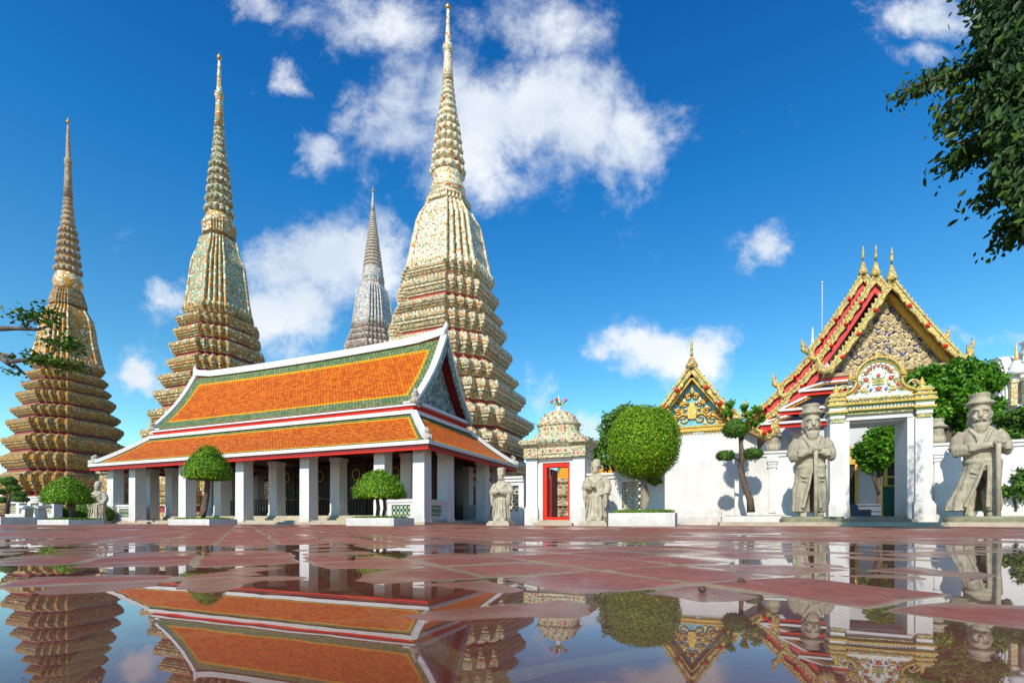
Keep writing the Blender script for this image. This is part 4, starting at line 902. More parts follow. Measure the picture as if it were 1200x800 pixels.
for sg in (-1, 1):
    for x, z, r_, c_ in ((.36,5.02,.09,0),(.58,4.78,.085,0),(.78,4.66,.07,1),(.46,4.64,.07,1),(.22,4.66,.06,4),(.68,4.62,.05,0),(.88,4.61,.05,2),(.30,4.80,.05,2),(.48,4.92,.05,2)): fl(-.03+sg*x, z, r_, c_, 3 if c_ else 1)
    mb.tube([(-.03+sg*.24,.04,5.0),(-.03+sg*.28,.04,4.8),(-.03+sg*.42,.04,4.70),(-.03+sg*.6,.04,4.62)], .018, 5, 2)
    for k_ in range(7): mb.ball((-.03+sg*(.1+.13*k_), .04, 4.58), .024, 3, 6, 4)
for sg in (-1, 1):
    for cx, cz, r, tn in ((.52,4.90,.13,1.2),(.80,4.60,.10,1.2),(.34,4.56,.08,1.2),(.24,5.36,.09,1.1),(.46,5.22,.09,1.1),(.98,4.56,.07,1.1)):
        pts = []
        for k_ in range(13):
            f_ = k_/12; an = f_*tn*2*math.pi; rr = r*(1-.75*f_); pts.append((-.03+sg*(cx+rr*math.cos(an)), .045, cz+rr*math.sin(an)))
        mb.tube(pts, .016, 5, 6)
    rl = random.Random(6)
    for k_ in range(46):
        x = rl.uniform(.04, .95); zt_ = 4.5+(.62 if x > .62 else 1.1)*(1-(x/1.05)**2)*.9; z = rl.uniform(4.5, max(4.52, zt_)); q = rl.uniform(.03, .055); an = rl.uniform(0, 6.28)
        u_, v_ = math.cos(an)*q, math.sin(an)*q
        mb.prism([(-.03+sg*x-u_, z-v_), (-.03+sg*x-v_*.4, z+u_*.4), (-.03+sg*x+u_, z+v_), (-.03+sg*x+v_*.4, z-u_*.4)], .035, .062, rl.choice((3, 3, 7, 6)))
    mb2 = MB(); pts = [(-.03+sg*(1.0+.17*math.cos(q_)*(1-q_/12)), .12, 4.74+.17*math.sin(q_)*(1-q_/12)) for q_ in [k_*.5 for k_ in range(17)]]; mb2.tube(pts, [.05*(1-.03*k_) for k_ in range(17)], 6); mb2.build('volute', GY, og)
fl(-.03, 4.67, .10, 0, 1); fl(-.03, 5.14, .075, 0, 1)
for z0 in (4.82, 4.93):
    for sg in (-1, 1): mb.bar((-.03-sg*.16,.04,z0), (-.03+sg*.16,.04,z0+.1), .03, .025, 2)
    mb.bar((-.21,.04,z0), (.15,.04,z0), .03, .025, 3)
mb.bar((-.21,.04,5.04), (.15,.04,5.04), .03, .025, 3); mb.build('arched_pediment', [WG]+BEADM+[OCH, GRN], og)
mb = enb
for k_ in range(22):
    x = -1.05+k_*.1; rosette(mb, (x,-.14,4.25), .035, (4,6,5)[k_ % 3], 7, None, 5)
    rosette(mb, (x,-.12,4.025), .04, (8,6)[k_ % 2], 5, None, 5)
mb.build('entablature', [GY, GRN, OCH, WG]+BEADM, og)
urn(-.03, .25, 5.76, .42); urn(-.80, .25, 5.09, .5); urn(.74, .25, 5.09, .5); urn(-1.28, .1, 4.60, .55); urn(1.22, .1, 4.60, .55)
def court_wall(label, x0, x1, posts):
    root = low_wall('court_wall', label, world((tx, ty), 0, .55)[:2], x0, x1, 2.72, posts, [], None, .4); root.location.z = .10
    return root
court_wall('white court wall with pilasters left of the ornate gateway', -4.6, -1.45, [-4.3, -3.3, -2.35])
court_wall('white court wall half in shade right of the ornate gateway', 1.47, 7.5, [1.75, 3.2, 4.6])
# ------------------------------------------------------------------ stone figures (one continuous carved mesh each)
SCR = bpy.data.scenes.new('carving_room')
def carve(name, mb, m, parent, voxel, amp=.012, sm=2, slim=1, sc_=1.0):
    me0 = bpy.data.meshes.new('carving'); me0.from_pydata(mb.v, [], mb.f); me0.update()
    o = bpy.data.objects.new('carving', me0); SCR.collection.objects.link(o)
    r_ = o.modifiers.new('r', 'REMESH'); r_.mode = 'VOXEL'; r_.voxel_size = voxel
    s_ = o.modifiers.new('s', 'SMOOTH'); s_.iterations = sm; s_.factor = .5
    SCR.view_layers[0].update()
    with bpy.context.temp_override(scene=SCR, view_layer=SCR.view_layers[0]): dg = bpy.context.evaluated_depsgraph_get()
    me = bpy.data.meshes.new_from_object(o.evaluated_get(dg)); bpy.data.objects.remove(o); bpy.data.meshes.remove(me0)
    me.name = name
    dat = [(v.co.copy(), v.normal.copy()) for v in me.vertices]; flat = []
    for co, no in dat:
        p = co+no*(amp*noise.noise(co*5)+amp*.7*noise.noise(co*14)+amp*1.6*noise.noise((co.x*9/sc_, co.y*9/sc_, co.z*1.1/sc_))*min(max((1.9*sc_-co.z)/sc_, .25), 1)); flat += [p.x*slim, p.y, p.z]
    me.vertices.foreach_set('co', flat)
    me.materials.clear(); me.materials.append(m); me.polygons.foreach_set('use_smooth', [True]*len(me.polygons)); me.update()
    return link(name, me, parent)
def ering(z, rx, ry, cx=0, cy=0, n=28, fold=0, fa=0.0, ph=0.0, e=2.0):
    o = []
    for i in range(n):
        a = 2*math.pi*i/n; c, s_ = math.cos(a), math.sin(a); k_ = 1+fa*math.cos(fold*a+ph)
        ee = 2/e; o.append((cx+rx*k_*math.copysign(abs(c)**ee, c), cy+ry*k_*math.copysign(abs(s_)**ee, s_), z))
    return o
def hand(mb, p, d, s):
    """mitten of palm and four separate curled fingers with a thumb, closing over the staff"""
    x, y, z = p
    mb.tube([(x-d*.12*s, y+.05*s, z), (x+d*.02*s, y, z), (x+d*.12*s, y-.02*s, z-.01*s)], [.07*s, .085*s, .075*s], 8, flat=.9)
    for k_ in range(4):
        zz = z+.06*s-.042*s*k_; L = (.15, .17, .16, .13)[k_]*s
        mb.tube([(x+d*.08*s, y-.03*s, zz), (x+d*.08*s+d*L*.6, y-.075*s, zz-.01*s), (x+d*.08*s+d*L, y-.03*s, zz-.02*s)], [.026*s, .025*s, .019*s], 6)
    mb.tube([(x, y-.05*s, z+.05*s), (x+d*.06*s, y-.10*s, z+.09*s), (x+d*.11*s, y-.10*s, z+.10*s)], [.03*s, .027*s, .02*s], 6)
def face(mb, z, s, y0=0.0, beard='full'):
    """head of height .70*s: chin at z"""
    mb.loft([ering(z+.0*s,.13*s,.15*s,0,y0-.02*s), ering(z+.08*s,.20*s,.22*s,0,y0-.02*s), ering(z+.22*s,.245*s,.27*s,0,y0), ering(z+.36*s,.26*s,.285*s,0,y0), ering(z+.50*s,.25*s,.28*s,0,y0+.01*s), ering(z+.62*s,.20*s,.23*s,0,y0+.02*s), ering(z+.68*s,.08*s,.1*s,0,y0+.02*s)], 0, True)
    f = y0-.285*s
    mb.loft([ering(z+.20*s,.065*s,.09*s,0,f-.01*s,8), ering(z+.25*s,.07*s,.10*s,0,f-.025*s,8), ering(z+.36*s,.035*s,.045*s,0,f,8), ering(z+.42*s,.03*s,.03*s,0,f+.02*s,8)], 0, True)   # nose
    for sg in (-1, 1):
        mb.tube([(sg*.035*s,f+.005*s,z+.405*s),(sg*.11*s,f-.012*s,z+.425*s),(sg*.20*s,f+.06*s,z+.39*s)], [.03*s,.042*s,.025*s], 7)   # brow
        mb.ball((sg*.105*s, f+.045*s, z+.335*s), .045*s, 0, 8, 6, .7)                                                              # eye
        mb.ball((sg*.12*s, f+.06*s, z+.23*s), .075*s, 0, 8, 6)                                                                     # cheek
        mb.loft([ering(z+.20*s,.02*s,.035*s,sg*.265*s,y0+.01*s,8), ering(z+.30*s,.03*s,.06*s,sg*.275*s,y0+.01*s,8), ering(z+.40*s,.025*s,.05*s,sg*.27*s,y0+.01*s,8)], 0, True)  # ear
        mb.tube([(sg*.01*s,f-.01*s,z+.175*s),(sg*.08*s,f-.01*s,z+.165*s),(sg*.17*s,f+.05*s,z+.11*s)], [.04*s,.046*s,.02*s], 7)      # moustache
    mb.tube([(-.06*s,f+.03*s,z+.12*s),(0,f+.012*s,z+.118*s),(.06*s,f+.03*s,z+.12*s)], [.018*s,.026*s,.018*s], 6)                     # lower lip
    if beard == 'full':
        mb.loft([ering(z-.24*s,.05*s,.03*s,0,f+.10*s,16,9,.12), ering(z-.12*s,.15*s,.08*s,0,f+.09*s,16,9,.08), ering(z+.02*s,.20*s,.12*s,0,f+.12*s,16,9,.05), ering(z+.10*s,.20*s,.10*s,0,f+.15*s,16)], 0, True)
    else:
        mb.loft([ering(z-.46*s,.02*s,.02*s,0,f+.06*s,12), ering(z-.28*s,.07*s,.04*s,0,f+.05*s,12,5,.12), ering(z-.08*s,.11*s,.06*s,0,f+.07*s,12,5,.1), ering(z+.06*s,.12*s,.08*s,0,f+.10*s,12)], 0, True)
def giant(label, px, Y, ztop, variant, rz, z0=.13, group=None, proto=None):
    loc = (G(px, Y), Y, z0)
    if proto:
        r_ = copy_tree(proto); r_.location = loc; r_.rotation_euler = (0, 0, rz); r_['label'] = label; return r_
    root = thing('stone_guardian', label, 'statue', loc, rz, group)
    s = (ztop-z0)/3.93; mb = MB(); S = lambda v: v*s
    lean = -.10 if variant else 0.0
    sw = -.30 if variant else -.08
    def er(z, rx, ry, cx=0, cy=0, **k_): return ering(S(z), S(rx), S(ry), S(cx), S(cy), **k_)
    # legs and boots
    for sg in (-1, 1):
        lx = sg*.24+sw*.4
        mb.tube([(S(lx),S(.05),S(1.5)),(S(lx),S(-.04),S(.95)),(S(lx+sg*.02),S(.0),S(.30))], [S(.22),S(.19),S(.15)], 12)
        mb.loft([er(.16,.15,.30,lx+sg*.04,-.14), er(.26,.16,.30,lx+sg*.04,-.13), er(.36,.13,.20,lx+sg*.03,-.06), er(.46,.13,.14,lx,0)], 0, True)
    # long coat: back and flanks from a swept shell, parted in front below the waist
    def coat(z, rx, ry, cx, gap, th=.085):
        out = []; n = 44; a0 = -math.pi/2+gap; a1 = 1.5*math.pi-gap
        for i in range(n):
            a = a0+(a1-a0)*i/(n-1); k_ = 1+.045*math.cos(11*a+z)*min(max((1.9-z), 0), 1)
            out.append((S(cx+rx*k_*math.cos(a)), S(ry*k_*math.sin(a)), S(z)))
        inn = []
        for i in range(n-1, -1, -1):
            a = a0+(a1-a0)*i/(n-1); inn.append((S(cx+(rx-th)*math.cos(a)), S((ry-th)*math.sin(a)), S(z)))
        return out+inn
    hl = .62 if not variant else .78
    mb.loft([coat(.34,hl,.50,sw*1.0,.42,.10), coat(.60,hl*.96,.50,sw*.85,.36), coat(1.0,.62,.46,sw*.55,.28), coat(1.35,.56,.44,sw*.3,.20), coat(1.62,.53,.42,sw*.1,.10), coat(1.8,.52,.41,0,.02)], 0, False)
    for sg in (-1, 1):                                       # turned back lapels of the skirt, pocket flaps
        mb.tube([(S(sw*.05+sg*.05),S(-.43),S(1.75)),(S(sw*.4+sg*.17),S(-.46),S(1.1)),(S(sw*.9+sg*.30),S(-.46),S(.45))], [S(.05),S(.06),S(.07)], 8)
        mb.tube([(S(sg*.16),S(-.42),S(1.52)),(S(sg*.28),S(-.42),S(1.47)),(S(sg*.40),S(-.34),S(1.52))], S(.04), 6)
        mb.tube([(S(sg*.18),S(-.40),S(1.38)),(S(sg*.28),S(-.42),S(1.33)),(S(sg*.38),S(-.36),S(1.38))], S(.03), 6)
    # trunk
    mb.loft([er(1.55,.50,.38,0,0), er(1.75,.50,.39,lean*.2,-.01), er(1.80,.54,.42,lean*.2,-.01), er(1.88,.54,.42,lean*.25,-.01), er(1.93,.50,.39,lean*.3,0), er(2.2,.53,.40,lean*.5,-.01), er(2.5,.56,.37,lean*.7,0), er(2.72,.54,.32,lean*.85,.02), er(2.86,.40,.26,lean,.02), er(2.95,.24,.22,lean,.01)], 0, True)
    mb.tube([(S(lean-.30),S(-.20),S(2.83)),(S(lean-.16),S(-.36),S(2.6)),(S(lean-.06),S(-.41),S(2.3))], [S(.05),S(.055),S(.04)], 7)
    mb.tube([(S(lean+.30),S(-.20),S(2.83)),(S(lean+.16),S(-.36),S(2.6)),(S(lean+.06),S(-.41),S(2.3))], [S(.05),S(.055),S(.04)], 7)
    hx_ = .02 if not variant else .26
    for sg in (-1, 1):                                       # arms folded over the staff
        ex = lean+sg*.72
        mb.tube([(S(lean+sg*.46),S(.02),S(2.74)),(S(lean+sg*.62),S(.0),S(2.52)),(S(ex),S(-.06),S(2.22))], [S(.17),S(.185),S(.165)], 12)
        mb.tube([(S(ex),S(-.06),S(2.20)),(S((ex+hx_)/2+sg*.06),S(-.40),S(2.23)),(S(hx_+sg*.14),S(-.52),S(2.30))], [S(.165),S(.14),S(.085)], 12)
        mb.tube([(S(ex-sg*.02),S(-.10),S(2.13)),(S((ex+hx_)/2+sg*.14),S(-.36),S(2.12))], [S(.14),S(.10)], 8)   # sleeve fold
        mb.tube([(S((ex+hx_)/2+sg*.1),S(-.42),S(2.14)),(S((ex+hx_)/2+sg*.1),S(-.42),S(2.36))], S(.12), 10)      # cuff
        hand(mb, (S(hx_+sg*.10), S(-.56-.04*sg), S(2.32+.04*sg)), -sg, s*.95)
    # head, hat
    hm = MB(); face(hm, 0, s*1.14)
    T = Matrix.Translation((S(lean), S(-.06), S(2.92))) @ Matrix.Rotation(R(-8 if variant else 0), 4, 'Z')
    mb.add([T @ Vector(v) for v in hm.v], hm.f)
    mb.lathe([(S(.17),S(2.80)),(S(.19),S(3.05))], 14, 0, True, S(lean), 0)
    for k_ in range(5):                                      # hair at the back and sides
        a = R(20+35*k_); mb.ball((S(lean+.24*math.cos(a)), S(.02+.20*math.sin(a)), S(3.10)), S(.12), 0, 8, 6, 1.5)
    hz = S(3.58)
    mb.loft([ering(hz-S(.02),S(.38),S(.36),S(lean),S(-.05)), ering(hz+S(.04),S(.42),S(.40),S(lean),S(-.05)), ering(hz+S(.09),S(.38),S(.36),S(lean),S(-.05)), ering(hz+S(.10),S(.285),S(.28),S(lean),S(-.03)), ering(hz+S(.22),S(.275),S(.27),S(lean),S(-.03)), ering(hz+S(.31),S(.305),S(.29),S(lean),S(-.03)), ering(hz+S(.34),S(.285),S(.27),S(lean),S(-.03))], 0, True)
    mb.loft([ering(hz+S(.11),S(.305),S(.295),S(lean),S(-.03)), ering(hz+S(.15),S(.305),S(.295),S(lean),S(-.03))], 0)
    carve('figure', mb, STONE, root, .021*s, .013*s, 1, .84)
    mb = MB(); hx_ *= .84; mb.tube([(S(hx_),S(-.62),S(.10)),(S(hx_),S(-.62),S(1.2)),(S(hx_),S(-.63),S(2.34))], [S(.06),S(.055),S(.06)], 10); mb.ball((S(hx_),S(-.63),S(2.38)), S(.09), 0, 10, 8); mb.build('staff', STONE, root)
    mb = MB(); mb.loft([ering(-.03,.93*s,.66*s,0,-.08*s,24,5,.03,1,3.2), ering(.10*s,.95*s,.68*s,0,-.08*s,24,5,.03,1,3.2), ering(.12*s,.90*s,.64*s,0,-.08*s,24,7,.02,0,3.2), ering(.18*s,.86*s,.60*s,0,-.08*s,24,6,.03,2,3.0)], 0)
    mb.build('base_slab', mat('mossy_stone', (.24,.23,.15), .95, .1, 4, .3, .02, 16, dirt=((.09,.10,.05), 2.2, .5, .7)), root)
    return root
GRP = 'stone guardians of the ornate gateway'
g1 = giant('stone guardian in a top hat with an even coat, left of the ornate gateway', 950, 16.3, Zr(474, 16.3), 0, ROT+R(2), .13, GRP)
g2 = giant('stone guardian in a brimmed hat with coat swept aside, right of the ornate gateway', 1152, 14.6, Zr(461, 14.6), 1, ROT+R(-12), .13, GRP)
giant('stone guardian seen only as a hatted head over the wall left of the ornate gateway', 906, 20.6, 4.5, 0, ROT+math.pi, .13, GRP, g1)
giant('stone guardian seen only as a hatted head over the wall right of the ornate gateway', 1097, 18.6, 4.2, 0, ROT+math.pi, .13, GRP, g1)

def sage(label, px, Y, ztop, rz, variant=0, z0=0.0, bx=0, arms='clasped'):
    root = thing('stone_sage', label, 'statue', (G(px, Y), Y, z0), rz, 'small stone sage statues')
    s = (ztop-z0)/2.1; S = lambda v: v*s; mb = MB()
    def er(z, rx, ry, cx=0, cy=0, **k_): return ering(S(z), S(rx), S(ry), S(cx), S(cy), **k_)
    for sg in (-1, 1): mb.loft([er(.14,.10,.15,sg*.15,-.20), er(.22,.11,.15,sg*.15,-.19), er(.29,.07,.09,sg*.15,-.15)], 0, True)
    mb.loft([er(.16,.34,.24,0,.02,fold=13,fa=.05), er(.30,.37,.26,0,0,fold=13,fa=.06), er(.38,.335,.235,0,0,fold=13,fa=.05), er(.70,.29,.205,0,0,fold=9,fa=.05), er(1.0,.265,.19,0,0,fold=7,fa=.04), er(1.08,.28,.20,0,0), er(1.14,.255,.185), er(1.35,.285,.19), er(1.50,.27,.165), er(1.60,.17,.13), er(1.66,.10,.10)], 0, True)
    for k_ in range(5): mb.tube([(S(-.20+.1*k_),S(-.2),S(.95)),(S(-.24+.12*k_),S(-.235),S(.6)),(S(-.28+.14*k_),S(-.25),S(.3))], S(.022), 6)
    hz = 1.22
    for sg in (-1, 1):
        low = arms == 'parted' and sg > 0
        e = (S(sg*.40), S(-.02), S(1.18))
        mb.tube([(S(sg*.24),S(0),S(1.50)),(S(sg*.33),S(0),S(1.38)),e], [S(.10),S(.12),S(.115)], 10)
        w_ = (S(sg*.08), S(-.29), S(hz)) if not low else (S(.38), S(-.16), S(.98))
        mb.tube([e, ((e[0]+w_[0])/2, (e[1]+w_[1])/2-S(.03), (e[2]+w_[2])/2), w_], [S(.115),S(.12),S(.10)], 10)
        mb.loft([er(.72 if not low else .55,.05,.09,sg*.33,-.08), er(.92,.09,.13,sg*.34,-.08), er(1.15,.10,.14,sg*.33,-.08)], 0, True)    # hanging sleeve
        hand(mb, (w_[0]*.8, w_[1]-S(.05), w_[2]+S(.02)), -sg, s*.62)
    mb.tube([(S(-.22),S(-.12),S(1.5)),(S(0),S(-.21),S(1.3)),(S(.05),S(-.22),S(1.1))], S(.03), 6); mb.tube([(S(.22),S(-.12),S(1.5)),(S(0),S(-.21),S(1.3))], S(.03), 6)
    hm = MB(); face(hm, 0, s*.44, 0, 'long'); T = Matrix.Translation((S(bx), S(-.03), S(1.60))); mb.add([T @ Vector(v) for v in hm.v], hm.f)
    if variant == 0:
        mb.loft([er(1.82,.135,.145,0,-.02,e=3), er(1.86,.15,.16,0,-.02,e=3), er(1.90,.13,.14,0,-.02,e=3.5), er(2.06,.15,.155,0,-.01,e=3.5), er(2.10,.13,.13,0,-.01,e=3.5)], 0, True)
        mb.ball((0, S(-.15), S(1.98)), S(.035), 0, 8, 6)
    else:
        mb.loft([er(1.82,.15,.155,0,-.02), er(1.87,.16,.165,0,-.02), er(1.90,.13,.14,0,0), er(2.02,.14,.13,0,.02), er(2.08,.09,.08,0,.03)], 0, True)
        for sg in (-1, 1): mb.tube([(S(sg*.12),S(.03),S(1.86)),(S(sg*.19),S(.05),S(1.84)),(S(sg*.2),S(.06),S(1.72))], S(.03), 6)
    carve('figure', mb, STONE2, root, .015*s, .009*s, 1, .95, .55)
    mb = MB(); mb.box(-S(.44),S(.44),-S(.38),S(.34),0,S(.11)); mb.box(-S(.38),S(.38),-S(.33),S(.30),S(.11),S(.17)); mb.build('base_slab', STONE2, root)
    return root
sage('bearded stone sage in a square cap left of the red framed gateway', 588, 17.4, Zr(548, 17.4), ROT, 0)
sage('long bearded stone sage right of the red framed gateway, beside the round topiary', 699, 16.2, Zr(537, 16.2), ROT-R(6), 1, 0, 0, 'parted')
sage('weathered stone statue at the left end of the pavilion', 115, 24.5, Zr(563, 24.5), ROT+R(25), 1, 0, .02, 'parted')

# ------------------------------------------------------------------ planting
def leaves(mb, pts, size, rnd, mi=0, up=.3, aspect=.5):
    """one folded blade per (point, normal)"""
    for p, n_ in pts:
        p = Vector(p); n_ = Vector(n_); d = Vector((rnd.gauss(0,1), rnd.gauss(0,1), rnd.gauss(0,1)+up))
        a = (d-n_*d.dot(n_)*.6).normalized(); b = a.cross(n_+Vector((rnd.uniform(-.5,.5), rnd.uniform(-.5,.5), rnd.uniform(-.5,.5))))
        if b.length < .05: continue
        b.normalize(); L = size*rnd.uniform(.6, 1.3); W = L*aspect*.5; m_ = a.cross(b)*W*.3
        mb.add([p, p+a*L*.45+b*W+m_, p+a*L, p+a*L*.45-b*W+m_], [(0,1,2),(0,2,3)], mi)
def shell_points(n, f, rnd):
    out = []
    for _ in range(n):
        z = rnd.uniform(-1, 1); a = rnd.uniform(0, 2*math.pi); r_ = math.sqrt(1-z*z); out.append(f(Vector((r_*math.cos(a), r_*math.sin(a), z)), rnd))
    return out
SLEAF = leafmat('pale_tree_leaf', [(0, (.06, .16, .02)), (.6, (.14, .30, .04)), (1, (.26, .42, .08))], .3)  # lighter green variant of the tree leaf
YLEAF = leafmat('bright_topiary_leaf', [(0, (.06, .17, .004)), (.45, (.17, .36, .006)), (.85, (.30, .48, .010)), (1, (.44, .52, .02))], .25)
def clipped(parent, c, rx, rz, n, size, leaf, shape='ball', flat=-1.0, seed=1, name='crown'):
    """clipped crown: dense leaf shell with a leafy core; flat = lowest unit height"""
    rnd = random.Random(seed); c = Vector(c)
    def prof(d):
        z = max(d.z, flat); k_ = 1.0
        if shape == 'cone': k_ = (1-.32*max(z, 0)**1.2)
        if shape == 'box': k_ = 1.0/max(.001, (abs(d.x)**2.4+abs(d.y)**2.4+abs(z)**2.4)**(1/2.4))
        h = Vector((d.x, d.y, 0))
        if d.z < flat:
            t_ = math.sqrt(max(0, 1-flat*flat)); l_ = h.length; h = h*(t_/max(l_, .001))*min(1, (1+d.z)/(1+flat)*1.0)**.5
        return Vector((h.x*rx*k_, h.y*rx*k_, z*rz*(k_ if shape == 'box' else 1)))
    def f(d, r_):
        p = prof(d); u_ = p*(1+(.035 if shape == 'box' else .075)*noise.noise(c*.7+d*2.6)+.04*noise.noise(c+d*6))*r_.uniform(.89, 1.03)*(1.07 if r_.random() < .03 else 1); return (c+u_, p.normalized())
    mb = MB(); leaves(mb, shell_points(n, f, rnd), size, rnd, 0, .25)
    nn, mm = 20, 12; rings = []
    for j in range(mm+1):
        t_ = math.pi*j/mm; rings.append([tuple(c+prof(Vector((math.sin(t_)*math.cos(2*math.pi*i/nn)+1e-4, math.sin(t_)*math.sin(2*math.pi*i/nn), -math.cos(t_))))*.93) for i in range(nn)])
    mb.loft(rings, 1, True); return mb.build(name, [leaf, GCORE], parent)
def planter(name, label, x, y, w_, d_, h, grass_h, rz=ROT):
    root = thing(name, label, 'planter', (x, y, 0), rz, 'low white planters in the court')
    mb = MB(); t_ = .12
    mb.box(-w_/2, w_/2, -d_/2, -d_/2+t_, 0, h); mb.box(-w_/2, w_/2, d_/2-t_, d_/2, 0, h); mb.box(-w_/2, -w_/2+t_, -d_/2+t_, d_/2-t_, 0, h); mb.box(w_/2-t_, w_/2, -d_/2+t_, d_/2-t_, 0, h)
    mb.box(-w_/2-.02, w_/2+.02, -d_/2-.02, d_/2+.02, h-.06, h-.003) if False else None
    mb.build('trough', WHITE, root)
    mb = MB(); mb.box(-w_/2+t_, w_/2-t_, -d_/2+t_, d_/2-t_, 0, h-.05); mb.build('soil', SOIL, root)
    rnd = random.Random(int(x*10)); mb = MB()
    for _ in range(int(900*w_*d_)):
        p = Vector((rnd.uniform(-w_/2+t_, w_/2-t_), rnd.uniform(-d_/2+t_, d_/2-t_), h-.06)); hh = grass_h*rnd.uniform(.5, 1.2); a = rnd.uniform(0, 6.28)
        e = Vector((math.cos(a), math.sin(a), 0)); q = Vector((rnd.gauss(0,.3), rnd.gauss(0,.3), 1))*hh
        mb.add([p-e*.018, p+e*.018, p+q*.6+e*.02, p+q, p+q*.6-e*.02], [(0,1,2,3,4)])
    mb.build('grass', GRASS, root)
    return root
def gp(px, Y, z=0): return (G(px, Y), Y, z)
def trunk(mb, pts, rad): mb.tube(pts, rad, 9)
# left box tree
x, y, _ = gp(83, 21.5); planter('planter', 'low white planter with the flat domed topiary, left of the pavilion', x, y, 2.35, 1.3, .22, .14)
tr_ = thing('topiary_tree', 'flat domed topiary left of the pavilion beside the weathered statue', 'topiary', (x, y, 0)); h0 = Zr(585, 21.5)
mb = MB(); trunk(mb, [(0,0,.15),(.05,0,.5),(-.04,.02,h0+.2)], [.13,.10,.12]); trunk(mb, [(.05,0,.45),(.22,0,h0+.15)], [.07,.06]); trunk(mb, [(0,0,.5),(-.25,0,h0+.2)], [.07,.06]); mb.build('trunk', BARK, tr_)
clipped(tr_, (-.16,0,h0), .93, Zr(559,21.5)-h0, 6500, .095, GLEAF, 'cone', -.12, 2)
# conical tree in front of the pavilion
x, y, _ = gp(238, 19.6); planter('planter', 'low white planter with the conical topiary in front of the pavilion', x, y, 2.35, 1.2, .24, .12)
tr_ = thing('topiary_tree', 'conical topiary on a leaning trunk in front of the pavilion pillars', 'topiary', (x, y, 0)); h0 = Zr(555, 19.6); ox = (246-240)/F*19.6
mb = MB(); trunk(mb, [(0,0,.15),(.02,0,.6),(.12,.03,1.2),(ox,0,h0+.25)], [.15,.13,.11,.09]); mb.build('trunk', BARK, tr_)
clipped(tr_, (ox,0,h0), .86, Zr(522,19.6)-h0, 6500, .09, GLEAF, 'cone', -.15, 3)
# umbrella tree by the corner pillar
x, y, _ = gp(446, 16.8); planter('planter', 'low white planter with the twin stemmed topiary by the corner pillar', x, y, 1.95, 1.2, .27, .12)
tr_ = thing('topiary_tree', 'umbrella topiary on twin stems by the corner pillar of the pavilion', 'topiary', (x, y, 0)); h0 = Zr(578, 16.8)
mb = MB(); trunk(mb, [(-.12,0,.15),(-.08,0,.6),(-.14,0,h0+.12)], [.085,.07,.06]); trunk(mb, [(.05,0,.15),(.14,.03,.6),(.1,0,h0+.12)], [.07,.06,.05]); mb.build('trunk', BARK, tr_)
clipped(tr_, (-.03,0,h0), .92, Zr(550,16.8)-h0, 7000, .08, GLEAF, 'cone', -.14, 4)
# the big round tree
x, y, _ = gp(754, 15.6); planter('planter', 'low white planter under the big round topiary', x, y, 2.0, 1.3, .42, .16)
tr_ = thing('topiary_tree', 'big round clipped topiary standing right of the red framed gateway', 'topiary', (x, y, 0)); zc = Zr(519, 15.6)
mb = MB(); trunk(mb, [(.05,0,.3),(.0,.02,.62),(.07,0,.9),(.02,.0,1.2),(.0,0,zc-.9)], [.15,.12,.16,.12,.13]); mb.build('trunk', mat('pale_bark', (.30,.25,.19), .95, .1, 9, .4, .02, 22), tr_)
clipped(tr_, (0,0,zc), 1.08, 1.14, 20000, .075, YLEAF, 'box', -1, 5)
clipped(tr_, (.38,.05,Zr(563,15.6)), .22, .12, 400, .09, DLEAF, 'ball', -1, 6, 'low_tuft')
# bonsai before the chapel
x, y, _ = gp(884, 17.6); planter('planter', 'low white planter with the crooked bonsai before the chapel wall', x, y, 2.2, 1.4, .34, .08)
b_ = thing('bonsai_tree', 'crooked bonsai with clipped leaf pads before the white chapel', 'bonsai', (x, y, 0))
P_ = lambda px, py: ((px-884)/F*17.6, 0, Zr(py, 17.6))
mb = MB(); trunk(mb, [P_(880,600),P_(879,585),P_(873,570),P_(868,550),P_(869,535),P_(868,512)], [.14,.12,.11,.10,.09,.07])
trunk(mb, [P_(868,540),P_(858,534),P_(850,534)], [.05,.045,.03]); trunk(mb, [P_(868,545),P_(876,534),P_(882,533)], [.05,.04,.03]); trunk(mb, [P_(868,520),P_(874,500),P_(878,482)], [.06,.05,.03]); trunk(mb, [P_(866,505),P_(857,490),P_(852,480)], [.05,.04,.03]); mb.build('trunk', BARK, b_)
for i, (px, py, rx, rz) in enumerate(((862,503,.44,.36),(850,534,.30,.17),(881,532,.36,.19))): clipped(b_, P_(px, py), rx, rz, 1500, .085, DLEAF, 'ball', -.7, 10+i, 'leaf_pad')
rnd = random.Random(12); mb = MB(); pts = []
for px, py, r_ in ((877,488,.24),(886,480,.20),(872,478,.16),(892,490,.16),(853,484,.18),(856,474,.14),(884,496,.2)):
    c = Vector(P_(px, py))
    for _ in range(150): d = Vector((rnd.gauss(0,1), rnd.gauss(0,1), rnd.gauss(0,1))).normalized(); pts.append((c+d*r_*rnd.uniform(.2,1), d))
leaves(mb, pts, .13, rnd); mb.build('loose_foliage', TLEAF, b_)
